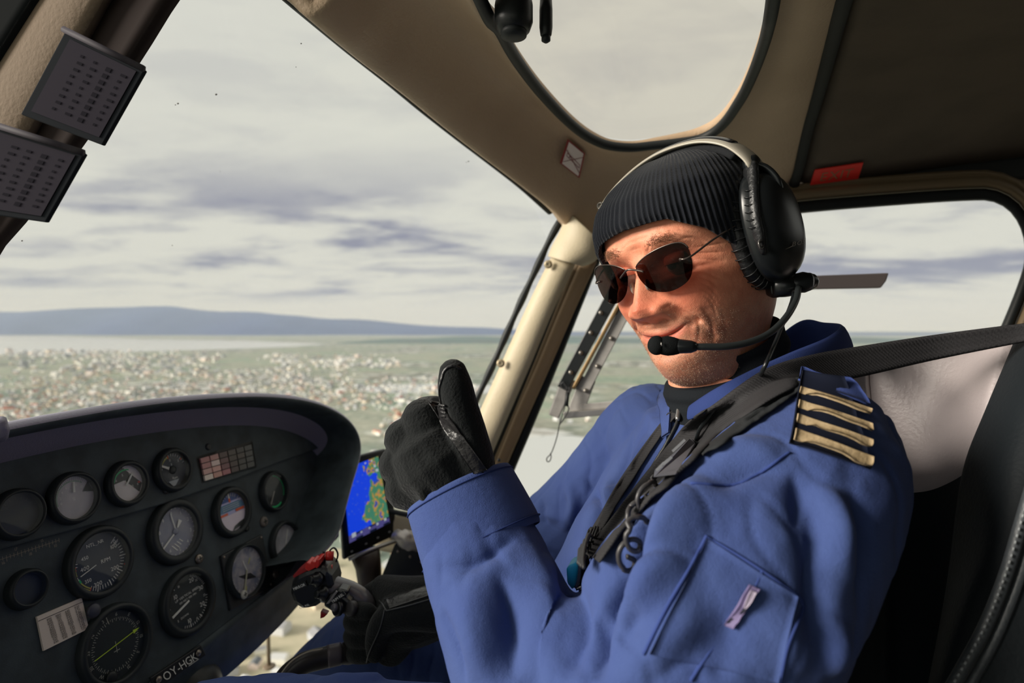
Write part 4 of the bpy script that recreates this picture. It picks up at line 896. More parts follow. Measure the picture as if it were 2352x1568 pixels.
q = MB(); q.add(*tube(spline([P(742, 1490, ST-.02), P(705, 1498, ST-.026), P(668, 1520, ST-.036), P(640, 1556, ST-.046)], 20), .0013, 6)); q.build('wire', mat('wire_pale', (170, 160, 144), rough=.4), cy)
# ================= pilot: head
HX = Vector((.55478527, -.82309701, .12134502)); HF = Vector((-.79146812, -.56708313, -.22802398)); HU = Vector((-.25649857, -.03046363, .96606441))
YAW = math.radians(3.5); HF, HX = HF*math.cos(YAW)+HX*math.sin(YAW), HX*math.cos(YAW)-HF*math.sin(YAW)
HO = Vector((.21085673, .63693645, CZ+.05794215))
HM3 = np.array([list(HX), list(HF), list(HU)])
def HL(a, b, c): return HO+HX*a+HF*b+HU*c
def hl_np(A): return np.array(list(HO))+A@HM3
cz = [-.118, -.111, -.104, -.093, -.076, -.062, -.050, -.040, -.030, -.018, 0, .020, .035, .050, .070, .090, .108, .120, .128]
fr = [.042, .058, .074, .086, .0925, .0905, .0915, .0935, .094, .0925, .0915, .0905, .095, .1005, .0985, .088, .066, .040, .012]
wd = [.046, .048, .045, .047, .0525, .0590, .0645, .068, .071, .073, .075, .0765, .0765, .077, .075, .069, .056, .038, .012]
bk = [-.050, -.054, -.058, -.062, -.066, -.072, -.078, -.082, -.086, -.090, -.095, -.099, -.101, -.102, -.100, -.091, -.073, -.052, -.02]
sq_ = [1, 1, .98, .94, .88, .84, .82, .82, .83, .86, .88, .88, .86, .84, .86, .9, .95, 1, 1]
def prof(tab, c): return np.interp(c, cz, tab)
def smooth_prof(tab):
    xs = np.linspace(cz[0], cz[-1], 400); y = np.interp(xs, cz, tab); k = np.exp(-np.linspace(-2, 2, 31)**2); k /= k.sum()
    ys = np.convolve(np.pad(y, 15, mode='edge'), k, 'valid'); ys[-8:] = y[-8:]; return lambda c: np.interp(c, xs, ys)
fF, fW, fB, fS = map(smooth_prof, (fr, wd, bk, sq_))
def gs(a, c, a0, c0, sa, sc): return np.exp(-((a-a0)/sa)**2-((c-c0)/sc)**2)
def seg_d(a, c, p0, p1):
    p0 = np.array(p0); p1 = np.array(p1); v = p1-p0; t = np.clip(((a-p0[0])*v[0]+(c-p0[1])*v[1])/v.dot(v), 0, 1)
    return np.hypot(a-p0[0]-t*v[0], c-p0[1]-t*v[1])
def head_pts(phi, c):
    s, co = np.sin(phi), np.cos(phi); e = fS(c)
    a = fW(c)*np.sign(s)*np.abs(s)**e
    front = np.maximum(co, 0)**np.where(c < -.080, 1.12, np.where(c < -.050, 1.12-.36*(c+.080)/.03, .76))
    b = np.where(co > 0, fF(c)*front, -fB(c)*co*1.0)
    fw_ = np.clip(co*1.6, 0, 1); d = np.zeros_like(a); sd = np.zeros_like(a)
    # nose: ridge, tip, wings, nostril undercut
    hgt = np.interp(c, [-.038, -.0325, -.0285, -.0225, -.014, -.004, .010, .024, .036, .046], [0, .0035, .0125, .0235, .0275, .0250, .0190, .0120, .005, 0]); wid = np.interp(c, [-.025, -.010, .005, .020, .036], [.0150, .0150, .0112, .0092, .010])
    d += hgt*np.exp(-(np.abs(a)/wid)**2.2)
    d += .0135*(gs(a, c, .0185, -.0185, .0078, .0090)+gs(a, c, -.0185, -.0185, .0078, .0090))+.0035*gs(a, c, 0, -.0165, .0115, .0085)
    d -= .007*(gs(a, c, .0100, -.0300, .0056, .0034)+gs(a, c, -.0100, -.0300, .0056, .0034))
    # brow ridge, sockets, cheeks lifted by the smile
    d += .0055*(gs(a, c, .032, .044, .020, .0085)+gs(a, c, -.032, .044, .020, .0085))-.004*gs(a, c, 0, .040, .009, .010)
    d -= .0115*(gs(a, c, .031, .022, .0155, .0115)+gs(a, c, -.031, .022, .0155, .0115))
    d += .0095*(gs(a, c, .043, -.010, .020, .017)+gs(a, c, -.043, -.010, .020, .017)); sd += .004*(gs(a, c, .062, .0, .02, .02)-gs(a, c, -.062, .0, .02, .02))
    d -= .0045*(gs(a, c, .040, .012, .020, .0035)+gs(a, c, -.040, .012, .020, .0035))
    d -= .004*(gs(a, c, .052, -.048, .014, .016)+gs(a, c, -.052, -.048, .014, .016))
    # folds from the nose wings around the mouth
    for sg in (1, -1):
        d -= .0042*np.exp(-(seg_d(a, c, (.024*sg, -.018), (.038*sg, -.038))/.0032)**2)+.0032*np.exp(-(seg_d(a, c, (.038*sg, -.038), (.043*sg, -.058))/.0034)**2)
        d -= .0016*np.exp(-(seg_d(a, c, (.049*sg, -.030), (.052*sg, -.062))/.003)**2)
    # mouth: lips, line curving up to his left corner, philtrum
    cm = -.0478+.0078*np.clip(a/.028, -1, 1.1)**2*np.where(a > 0, 1, .55); m = np.clip(1-(np.abs(a)/.031)**4, 0, 1)
    d += m*(.0014*np.exp(-((c-cm-.0045)/.0040)**2)+.0022*np.exp(-((c-cm+.0075)/.0050)**2)-.0046*np.exp(-((c-cm)/.0013)**2))
    d -= .0035*(gs(a, c, .0325, -.0405, .004, .004)+gs(a, c, -.031, -.044, .004, .004))
    d -= .0012*gs(a, c, 0, -.036, .003, .005)
    d -= .0028*gs(a, c, 0, -.0640, .022, .0042); d += .0048*gs(a, c, 0, -.078, .019, .014)
    b = b+d*fw_; a = a+sd
    return a, b
NC, NR = 300, 250
s_ = np.linspace(-np.pi, np.pi, NC, endpoint=False); ph = s_-.52*np.sin(s_)
rowc = np.concatenate([np.linspace(-.118, -.06, 50, endpoint=False), np.linspace(-.06, .052, 150, endpoint=False), np.linspace(.052, .1275, NR-200)])
PH, CCg = np.meshgrid(ph, rowc); a, b = head_pts(PH, CCg)
LOC = np.stack([a, b, CCg], 2); HV = hl_np(LOC.reshape(-1, 3))
# neck rows under the head: from the lowest ring down into the collar, then the trunk inside the clothes
NB = np.array([.243, .640, CZ-.082]); RT = np.array([-.22, .97, 0]); FW = np.array([-.97, -.22, 0])
low = HV.reshape(NR, NC, 3)[0]; ex_rows = []
def oval(c, w, d, phi): return np.array(c)+np.sin(phi)[:, None]*(-RT)*w+np.cos(phi)[:, None]*FW*d
tgt = [(NB+np.array([-.006, 0, .03]), .058, .06), (NB, .062, .062), (NB+np.array([0, .01, -.05]), .085, .045), (NB+np.array([-.01, .02, -.12]), .11, .065), (NB+np.array([-.03, .01, -.30]), .115, .085), (NB+np.array([-.05, -.01, -.46]), .12, .09)]
prev = low; rws = []
for c_, w_, d_ in tgt:
    ring_ = oval(c_, w_, d_, ph)
    for u in (.34, .67, 1.0): rws.append(prev*(1-u)+ring_*u)
    prev = ring_
body = np.vstack([r for r in rws[::-1]]+[HV]); nr2 = len(rws)+NR
faces = grid_faces(nr2, NC, closed=True); top_i = len(body); body = np.vstack([body, hl_np(np.array([[0, -.004, .1285]]))]); bot_i = len(body); body = np.vstack([body, prev.mean(0)[None]])
faces += [((nr2-1)*NC+j, (nr2-1)*NC+(j+1) % NC, top_i) for j in range(NC)]+[((j+1) % NC, j, bot_i) for j in range(NC)]

def normals(v, f):
    me = bpy.data.meshes.new('t'); me.from_pydata([tuple(p) for p in v], [], f); me.update()
    n = np.empty(len(v)*3); me.vertices.foreach_get('normal', n); bpy.data.meshes.remove(me); return n.reshape(-1, 3)
def folds(v, f, nrm, lst, bvh, fixed=None):
    """each fold: picture polyline, width (m), height (m); carried onto the surface, then the surface itself is moved"""
    disp = np.zeros(len(v))
    for pts, w, h in lst:
        S = spline(pts, max(6, int(len(pts)*7))); H_ = []
        for p in S:
            r, _ = hit(bvh, p[0], p[1])
            if r is not None: H_.append(list(r))
        if len(H_) < 2: continue
        H_ = np.array(H_); k = len(H_); env = np.sin(np.linspace(.08, np.pi-.08, k))**.9
        lo_, hi = H_.min(0)-3*w, H_.max(0)+3*w; idx = np.where(((v > lo_) & (v < hi)).all(1))[0]
        if not len(idx): continue
        best = np.full(len(idx), 1e9); en = np.zeros(len(idx))
        for i in range(k-1):
            p0, p1 = H_[i], H_[i+1]; vv = p1-p0; L = vv.dot(vv)+1e-12
            if L > .03**2: continue
            t = np.clip(((v[idx]-p0)@vv)/L, 0, 1); dd = np.linalg.norm(v[idx]-p0-t[:, None]*vv, axis=1)
            m = dd < best; best[m] = dd[m]; en[m] = (env[i]*(1-t)+env[i+1]*t)[m]
        disp[idx] += h*(1.5 if w > .0045 else 1.0)*en*(np.exp(-(best/w)**2) if h > 0 else np.exp(-np.sqrt((best/w)**2+.04)*1.9+.38))
    return v+nrm*disp[:, None]
def bvh_of(v, f): return BVHTree.FromPolygons([tuple(p) for p in v], f)
nrm = normals(body, faces); hb = bvh_of(body, faces)
WR = []
for i in range(9):   # crow's feet fanning from the outer eye corner
    y0 = 562+i*13; WR.append(([(1592+i*2, y0+6), (1625+i, y0+2+i*3), (1672-i*3, y0-6+i*9)], .0016, -.0008))
for k, y in enumerate((518, 530, 543)): WR.append(([(1402+k*6, y+46), (1450, y+14), (1520, y-2), (1600, y+8), (1650, y+34)], .0016, -.0007))
WR += [([(1555, 552), (1590, 545), (1625, 560)], .002, -.0008), ([(1470, 575), (1478, 592)], .0016, -.0010), ([(1492, 560), (1488, 580)], .0016, -.0008)]
WR += [([(1612, 705), (1634, 740), (1640, 800)], .0035, -.0014), ([(1590, 722), (1606, 745), (1604, 790)], .003, -.0009), ([(1655, 700), (1668, 760), (1660, 820)], .003, -.0006), ([(1575, 728), (1598, 738)], .003, -.0012)]

body = folds(body, faces, nrm, WR, hb)
# skin colour carried per vertex: ruddier nose and cheeks, lips, greyer beard area
L2 = LOC.reshape(-1, 3); a, b, c = L2.T
col = np.tile(np.array(lin((244, 166, 132))), (len(body), 1)); o_ = len(rws)*NC; n_h = NR*NC
def blend(w, rgb):
    w = np.clip(w, 0, 1)[:, None]; col[o_:o_+n_h] = col[o_:o_+n_h]*(1-w)+np.array(lin(rgb))*w
blend(.65*np.clip(gs(a, c, 0, -.012, .020, .016)*(b > .05)+gs(a, c, .045, -.008, .022, .020)+gs(a, c, -.045, -.008, .022, .020), 0, 1), (222, 112, 84))
blend(.45*(gs(a, c, .03, .02, .02, .012)+gs(a, c, -.03, .02, .02, .012)), (196, 108, 84))
beard = np.clip((-.012-c)/.03, 0, 1)*np.clip(1-np.maximum(0, gs(a, c, .045, -.015, .018, .016)+gs(a, c, -.045, -.015, .018, .016))*1.2, 0, 1)
beard = np.maximum(beard*np.where((np.abs(a) < .02) & (c > -.031), 0, 1), .0); beard *= 1-.9*np.exp(-(np.abs(a)/.030)**4)*np.exp(-((c+.049)/.008)**4)
blend(.45*beard, (186, 142, 116))
cm = -.0478+.0078*np.clip(a/.028, -1, 1.1)**2*np.where(a > 0, 1, .55)
blend(.75*np.exp(-(np.abs(a)/.029)**6)*np.exp(-((c-cm+.001)/.0065)**4)*(b > .04), (206, 104, 92))
blend(.8*np.exp(-(np.abs(a)/.030)**6)*np.exp(-((c-cm)/.0012)**2)*(b > .04), (120, 52, 44))
SKIN = mat('skin', (222, 146, 112), rough=.5, spec=.35, attr='Col', var=(70, (196, 98, 70), .42), bump=(1100, .35, .0008), bump2=(210, .35, .0014))
SKIN.node_tree.nodes['Principled BSDF'].inputs['Subsurface Weight'].default_value = .10
SKIN.node_tree.nodes['Principled BSDF'].inputs['Subsurface Radius'].default_value = (.006, .002, .001)
SKIN.node_tree.nodes['Principled BSDF'].inputs['Subsurface Scale'].default_value = 1.0
mb = MB(); mb.add(body, faces)
# arms and legs inside the clothes belong to the same body
S_L, E_L, W_L = P(1872, 1050, .485), P(1340, 1800, .42), P(1068, 1150, .53)
S_R, E_R, W_R = P(1495, 1000, .80), P(1190, 1295, .90), P(1010, 1385, .745)
HIP_L, KN_L = Vector((.17, .56, CZ-.452)), Vector((-.34, .52, CZ-.432)); HIP_R, KN_R, FT_R = Vector((.16, .80, CZ-.50)), P(825, 1510, .90), P(520, 1840, 1.10)
for pts, r in (((S_L, E_L, W_L), (.045, .04, .028)), ((S_R, E_R, W_R), (.045, .04, .028)), ((HIP_L, KN_L, KN_L+Vector((-.1, 0, -.3))), (.07, .05, .04)), ((HIP_R, KN_R, FT_R), (.07, .05, .04))): mb.add(*tube(pts, r, 12, round_ends=True))
person = mb.build('person', SKIN)
ca = person.data.color_attributes.new('Col', 'FLOAT_COLOR', 'POINT'); cfull = np.ones((len(person.data.vertices), 4)); cfull[:, :3] = np.array(lin((232, 152, 118))); cfull[:len(col), :3] = col; ca.data.foreach_set('color', cfull.ravel())
ba = person.data.attributes.new('Beard', 'FLOAT', 'POINT'); bfull = np.zeros(len(person.data.vertices)); bfull[o_:o_+n_h] = beard*(b > -.01); ba.data.foreach_set('value', bfull)
t = SKIN.node_tree; bs_ = t.nodes['Principled BSDF']; at_ = t.nodes.new('ShaderNodeAttribute'); at_.attribute_name = 'Beard'; nz2 = t.nodes.new('ShaderNodeTexNoise'); nz2.inputs['Scale'].default_value = 1500; nz2.inputs['Detail'].default_value = 2; tcx = t.nodes.new('ShaderNodeTexCoord'); t.links.new(tcx.outputs['Object'], nz2.inputs['Vector'])
mrx = t.nodes.new('ShaderNodeMapRange'); mrx.inputs[1].default_value = .45; mrx.inputs[2].default_value = .62; mrx.inputs[4].default_value = .5; t.links.new(nz2.outputs[0], mrx.inputs[0]); mlx = t.nodes.new('ShaderNodeMath'); mlx.operation = 'MULTIPLY'; t.links.new(mrx.outputs[0], mlx.inputs[0]); t.links.new(at_.outputs['Fac'], mlx.inputs[1])
mxx = t.nodes.new('ShaderNodeMix'); mxx.data_type = 'RGBA'; mxx.inputs[7].default_value = (*lin((120, 92, 78)), 1); src_ = bs_.inputs['Base Color'].links[0].from_socket; t.links.new(src_, mxx.inputs[6]); t.links.new(mlx.outputs[0], mxx.inputs[0]); t.links.new(mxx.outputs[2], bs_.inputs['Base Color'])
tag(person, 'smiling person in blue flight suit, black beanie and headset giving a thumbs up', 'person')
HB = bvh_of(body, faces)
# stubble and brows: short real hairs
def hairs(name, test, n, ln, m, seed, wdt=.00022, down=.4):
    rnd = np.random.RandomState(seed); q = MB(); fn = normals(body, faces); hv = body[o_:o_+n_h]; hn = fn[o_:o_+n_h]; w = test(a, b, c); idx = rnd.choice(n_h, n, p=w/w.sum())
    for i in idx:
        p = hv[i]+rnd.normal(0, .0006, 3); d = hn[i]*(.35 if down < 0 else .8)+np.array(list(HU))*-down+(np.array(list(HX))*np.sign(a[i])*.8 if down < 0 else 0)+rnd.normal(0, .3, 3); d /= np.linalg.norm(d); s = np.cross(d, rnd.normal(0, 1, 3)); s /= np.linalg.norm(s)+1e-9
        l = ln*rnd.uniform(.6, 1.3); p = p-hn[i]*.0003
        q.add([p-s*wdt, p+s*wdt, p+d*l], [(0, 1, 2)])
    o = q.build(name, m, person, smooth=False); o['kind'] = 'stuff'; return o
area = np.abs(np.cos(ph))[None, :].repeat(NR, 0).ravel()*0+np.maximum(.0, np.tile(1-.52*np.cos(s_), NR))*np.repeat(np.gradient(rowc), NC)
hairs('beard_stubble', lambda a, b, c: area*beard*np.clip((.07-np.abs(a))/.02, .25, 1)*(b > .01), 12000, .0014, mat('stubble', (178, 152, 130), rough=.7), 3, .00014)
hairs('eyebrow', lambda a, b, c: area*np.exp(-((c-.043-.0045*np.cos((np.abs(a)-.034)*55))/.0036)**2)*np.exp(-((np.abs(a)-.030)/.012)**4)*(b > .05), 1500, .0042, mat('brow_hair', (140, 98, 72), rough=.8), 5, .00016, -.25)
for sg in (1, -1):
    q = MB(); q.add(*ellipsoid(HL(.031*sg, .0785, .0215), HX*.0115, HF*.0115, HU*.0115, 20, 14)); e_ = q.build('eye', mat('eye_white', (214, 204, 196), rough=.2), person)
    q = MB(); q.add(*lathe(HL(.031*sg, .0885, .0215), HX, HU, HF, [(.0056, 0), (.004, .0014), (.0005, .0019)], 20)); q.build('iris', mat('iris', (60, 74, 88), rough=.2), e_)
    q = MB(); g_ = []
    for i in range(6):
        for j in range(14):
            t_1 = -1.25+2.5*j/13; u_ = .05+1.2*i/5; g_.append(HL(.031*sg+.0128*math.sin(t_1), .0785+.0128*math.cos(t_1)*math.cos(u_*.85), .0215+.0128*math.sin(u_*.85)))
    q.add(g_, grid_faces(6, 14)); q.build('eyelid', mat('eyelid', (196, 112, 86), rough=.5), person)

# ================= ribbed beanie
KNIT = mat('black_knit', (23, 26, 33), rough=.92, spec=.15, sheen=.15, bump=(900, .5, .0012))
nb_, mr = 640, 46; phb = np.linspace(-np.pi, np.pi, nb_, endpoint=False); g = []
edge = np.interp(np.abs(phb), [0, .5, .9, 1.25, 1.6, 2.2, np.pi], [.0665, .062, .043, .012, -.022, -.045, -.05]); edge = edge+.004*np.sin(phb)
rib = .0010*np.cos(phb*96)
for i in range(mr):
    t = i/(mr-1); cc_ = edge*(1-t)+.1345*t; cq_ = np.minimum(cc_, .1275-.0)*1.0
    a_, b_ = head_pts(phb, np.clip(cc_*.93, -.1, .1275)); rr = np.hypot(a_, b_+.0)
    off = .0075+.0025*math.sin(min(1, t*9)*math.pi/2)*(1 if t > .02 else .4)+.004*t; k = (rr+off+rib*min(1, t*30)*(1-t*.3))/np.maximum(rr, 1e-4)
    if t > .9: k = k
    g.append(np.stack([a_*k, b_*k, cc_], 1))
g = np.array(g); inner = g[0].copy(); kk = .955; inner[:, :2] *= kk; inner[:, 2] += .004
gv = np.concatenate([inner[None], g]); V_ = hl_np(gv.reshape(-1, 3)); fc = grid_faces(mr+1, nb_, closed=True); ti = len(V_)
V_ = np.vstack([V_, hl_np(np.array([[0, 0, .1352]]))]); fc += [(mr*nb_+j, mr*nb_+(j+1) % nb_, ti) for j in range(nb_)]
nz_ = np.array([noise.noise(Vector(p)*28) for p in V_[::1]]); V_ = V_+normals(V_, fc)*(nz_*.0016)[:, None]
mb = MB(); mb.add(V_, fc); bean = mb.build('beanie', KNIT, person); bean['label'] = 'black ribbed knit beanie'
BEAN = bvh_of(V_, fc)

# ================= black turtleneck around the neck
q = MB(); rings_ = []
nk = spline([list(HO-HU*.078-HF*.012), list(HO-HU*.100-HF*.018), list(Vector(NB)+Vector((-.004, 0, .028))), list(Vector(NB)+Vector((0, 0, .005))), list(Vector(NB)+Vector((0, 0, -.03)))], 18)
for i, p in enumerate(nk):
    u = i/17; ax1 = Vector(np.array(list(HX))*(1-u)-RT*u).normalized(); ax2 = Vector(np.array(list(HF))*(1-u)+FW*u).normalized(); r1 = .064+.006*u+.0016*math.sin(i*2.2); r2 = .068+.002*u+.0016*math.sin(i*2.2)
    rings_.append([Vector(p)+ax1*(r1*math.sin(t))+ax2*(r2*math.cos(t))-HU*((1-u)*.014*(math.cos(t)-.1)) for t in np.linspace(0, 2*math.pi, 48, endpoint=False)])
q.add(*loft(rings_, False)); q.build('turtleneck', mat('black_fleece', (30, 33, 37), rough=.95, spec=.1, bump=(500, .5, .001)), person, sub=1)

# ================= blue flight suit: trunk, sleeves and legs fused into one cloth surface, then folded
CLOTH = mat('blue_cotton', (68, 85, 136), rough=.9, spec=.12, sheen=.05, bump=(1300, .6, .0008), bump2=(150, .35, .0016), var=(16, (60, 76, 130), .6))
mb = MB(); rg_ = []
for dz, cx, cy, w, dp in ((-.088, .245, .655, .070, .066), (-.104, .245, .660, .108, .080), (-.124, .242, .664, .136, .092), (-.165, .230, .668, .150, .106), (-.24, .206, .660, .152, .130), (-.30, .190, .654, .158, .146), (-.36, .180, .645, .160, .150), (-.48, .170, .630, .165, .150), (-.56, .183, .63, .150, .12)):
    rg_.append([tuple(p) for p in oval((cx, cy, CZ+dz), w, dp, np.linspace(-np.pi, np.pi, 40, endpoint=False))])
mb.add(*loft(rg_[::-1]))
def limb(pts, rad, n=26, flat=1.0): 
    sp_ = spline([list(p)+[r] for p, r in zip(pts, rad)], n); mb.add(*tube(sp_[:, :3], sp_[:, 3], 24, flat=flat, round_ends=True))
limb([S_L+Vector((-.01, .06, .0)), S_L, P(1775, 1215, .440), P(1600, 1440, .415), E_L], (.058, .068, .080, .088, .080))
limb([E_L+Vector((.01, .0, 0)), P(1205, 1500, .458), P(1130, 1320, .495), P(1078, 1190, .522)], (.080, .064, .056, .050))
limb([S_R+Vector((.0, -.05, 0)), S_R, P(1365, 1135, .84), P(1270, 1225, .88), E_R], (.070, .072, .064, .062, .062))
limb([E_R, P(1110, 1340, .81), P(1015, 1385, .750)], (.062, .052, .044))
limb([HIP_L, Vector((-.05, .545, CZ-.438)), KN_L, KN_L+Vector((-.08, .02, -.30))], (.088, .082, .074, .06))
limb([HIP_R, KN_R.lerp(HIP_R, .5), KN_R, FT_R], (.088, .082, .074, .06))
sv, sf = remesh(mb, .0031, 5)
sn = normals(sv, sf); SB0 = bvh_of(sv, sf)
FO = [ # picture polyline, width, height
    # forearm: long drapes from the cuff down
    ([(1006, 1305), (1080, 1296), (1186, 1232)], .008, -.006), ([(1058, 1330), (1088, 1440), (1108, 1568)], .016, .006), ([(1140, 1300), (1176, 1420), (1172, 1568)], .015, -.009), ([(1228, 1250), (1258, 1350), (1262, 1470), (1240, 1568)], .017, .009), ([(1290, 1280), (1316, 1400), (1300, 1568)], .018, -.010), ([(1018, 1400), (1058, 1500), (1070, 1568)], .008, -.005),
    # upper arm and shoulder
    ([(1360, 1445), (1420, 1350), (1540, 1270), (1640, 1260)], .012, -.007), ([(1400, 1430), (1500, 1330), (1620, 1290)], .013, .006), ([(1590, 1090), (1520, 1190), (1440, 1330)], .012, .007), ([(1450, 1568), (1530, 1470), (1640, 1390)], .014, .006), ([(1500, 1568), (1600, 1490), (1720, 1380)], .010, -.005), ([(1420, 1480), (1480, 1400)], .010, -.005), ([(1600, 1060), (1700, 1030), (1800, 1040)], .016, .006), ([(1640, 1130), (1720, 1080), (1810, 1075)], .012, -.005), ([(1820, 1060), (1840, 1140), (1830, 1230)], .012, -.006), ([(1900, 1110), (1930, 1220), (1925, 1330)], .014, .007), ([(1860, 1100), (1880, 1200), (1872, 1330), (1860, 1480)], .014, -.008), ([(1960, 1120), (1985, 1260), (1975, 1420)], .012, -.006), ([(1780, 1400), (1820, 1480), (1810, 1560)], .014, .005), ([(1690, 1440), (1640, 1568)], .012, -.004), ([(1930, 1420), (1900, 1560)], .012, .006),
    ([(1590, 1078), (1530, 1160), (1475, 1260), (1410, 1360), (1368, 1450)], .008, -.020), ([(1632, 1100), (1570, 1190), (1512, 1290), (1452, 1390)], .016, .012), ([(1352, 1400), (1364, 1480), (1366, 1568)], .012, -.012),
    # chest
    ([(1560, 1020), (1490, 1110), (1430, 1220)], .010, -.006), ([(1500, 1000), (1450, 1080)], .010, .005), ([(1430, 1270), (1480, 1230), (1530, 1170)], .007, .006), ([(1405, 1290), (1470, 1290)], .006, -.005), ([(1440, 1180), (1500, 1140)], .006, .005), ([(1420, 1330), (1460, 1300)], .006, .004),
    # right sleeve
    ([(1455, 985), (1430, 1060), (1400, 1130)], .010, -.005), ([(1300, 1110), (1320, 1160), (1290, 1220)], .009, .008), ([(1345, 1100), (1370, 1160), (1345, 1240)], .009, -.008), ([(1390, 1110), (1420, 1160)], .009, .006), ([(1240, 1150), (1260, 1200)], .008, -.006), ([(1215, 1175), (1300, 1190)], .008, .005), ([(1480, 940), (1520, 990)], .010, .004),
    # left thigh
    ([(720, 1555), (850, 1560), (980, 1552)], .008, .004)]
sv = folds(sv, sf, sn, FO, SB0)
wob = np.array([noise.fractal(Vector(p)*11, 1, 2, 3) for p in sv]); rid = np.array([abs(noise.noise(Vector((p[0]*26, p[1]*20, p[2]*14)))) for p in sv]); fin = np.array([noise.noise(Vector(p)*60) for p in sv]); sv = sv+sn*(wob*.0030-np.exp(-(rid/.10)**2)*.0016+fin*.0005)[:, None]
mb = MB(); mb.add(sv, sf); suit = mb.build('flight_suit', CLOTH, person); suit['label'] = 'blue cotton flight suit with folds'
SB = bvh_of(sv, sf)
def on_suit(px, py, lift, d=None):
    h, nn = hit(SB, px, py, lift)
    return h if h is not None else P(px, py, d if d else .6)
def patch_on(name, quad_px, m, parent, lift, th, nu_=10, nv_=14, bvh=None, smooth=2):
    """cloth patch laid on the suit: a picture quad carried onto the surface, with thickness"""
    qd = [np.array(p, float) for p in quad_px]; f = grid_faces(nv_, nu_); D = np.full((nv_, nu_), np.nan); PX = np.zeros((nv_, nu_, 2))
    for i in range(nv_):
        for j in range(nu_):
            u, w_ = j/(nu_-1), i/(nv_-1); p = (qd[0]*(1-u)+qd[1]*u)*(1-w_)+(qd[3]*(1-u)+qd[2]*u)*w_; PX[i, j] = p; h, nn = hit(bvh or SB, p[0], p[1])
            if h is not None: D[i, j] = h.y
    for _ in range(nu_+nv_):
        if not np.isnan(D).any(): break
        E = np.pad(D, 1, constant_values=np.nan); st_ = np.stack([E[:-2, 1:-1], E[2:, 1:-1], E[1:-1, :-2], E[1:-1, 2:]])
        with np.errstate(all='ignore'): mm = np.nanmean(st_, 0)
        D = np.where(np.isnan(D), mm, D)
    for _ in range(smooth):
        E = np.pad(D, 1, mode='edge'); D = np.minimum(D, (E[:-2, 1:-1]+E[2:, 1:-1]+E[1:-1, :-2]+E[1:-1, 2:])/4)
    G_ = [[P(PX[i, j, 0], PX[i, j, 1], D[i, j]) for j in range(nu_)] for i in range(nv_)]; top, bot = [], []
    for i in range(nv_):
        for j in range(nu_):
            du = G_[i][min(j+1, nu_-1)]-G_[i][max(j-1, 0)]; dv = G_[min(i+1, nv_-1)][j]-G_[max(i-1, 0)][j]; nn = du.cross(dv).normalized()
            if nn.dot(EYE-G_[i][j]) < 0: nn = -nn
            top.append(G_[i][j]+nn*(lift+th)); bot.append(G_[i][j]+nn*lift)
    q = MB(); k = len(top); rim = [j for j in range(nu_)]+[i*nu_+nu_-1 for i in range(1, nv_)]+[(nv_-1)*nu_+j for j in range(nu_-2, -1, -1)]+[i*nu_ for i in range(nv_-2, 0, -1)]
    q.add(top+bot, f+[tuple(x+k for x in reversed(t)) for t in f]+[(rim[i], rim[(i+1) % len(rim)], rim[(i+1) % len(rim)]+k, rim[i]+k) for i in range(len(rim))])
    return q.build(name, m, parent)
def cord_on(name, pts, rad, m, parent, lift, n=40, bvh=None, depths=None, flat=1.0):
    S = spline(pts, n); v = []
    for p in S:
        h, nn = hit(bvh or SB, p[0], p[1], lift)
        if h is not None: v.append(h)
    q = MB(); q.add(*tube(v, rad, 8, flat=flat, round_ends=True)); return q.build(name, m, parent)
NAVY = mat('navy_cotton', (40, 54, 104), rough=.85, spec=.15, bump=(900, .35, .0008)); SEAM = mat('seam_blue', (58, 74, 132), rough=.85, spec=.1)
# cuff of the left sleeve: a turned band standing off the wrist
cA, cB = np.array(list(P(1112, 1262, .508))), np.array(list(P(1052, 1118, .53))); ax_ = Vector(cB-cA).normalized()
cu_ = []; xa = Vector((.94, -.05, .33)); xa = (xa-ax_*xa.dot(ax_)).normalized(); ya = ax_.cross(xa)
for u, r in ((0, .0555), (.06, .0575), (.3, .0565), (.8, .0535), (.96, .0525), (1, .0505), (.96, .0465), (.5, .048)):
    cc_ = Vector(cA)+(Vector(cB)-Vector(cA))*u; cu_.append([cc_+xa*(r*math.cos(t)*(1+.02*math.sin(3*t+u*2)))+ya*(r*.86*math.sin(t)) for t in np.linspace(0, 2*math.pi, 44, endpoint=False)])
q = MB(); q.add(*loft(cu_, False)); cuff = q.build('cuff', CLOTH, suit, sub=1)
for u, r in ((.10, .0580), (.90, .0532)):
    cc_ = Vector(cA)+(Vector(cB)-Vector(cA))*u; q = MB(); lp = [cc_+xa*(r*math.cos(t)*(1+.02*math.sin(3*t+u*2)))+ya*(r*.86*math.sin(t)) for t in np.linspace(0, 2*math.pi, 60)]; q.add(*tube(lp, .0006, 5, caps=False)); q.build('stitching', NAVY, cuff)
q = MB(); tb_ = [P(1126, 1085, .535), P(1148, 1068, .54), P(1172, 1102, .542), P(1196, 1196, .53), P(1172, 1180, .52)]; q.add(*prism(tb_, Vector((.004, .012, 0)))); q.build('cuff_tab', NAVY, cuff, bevel=.002)
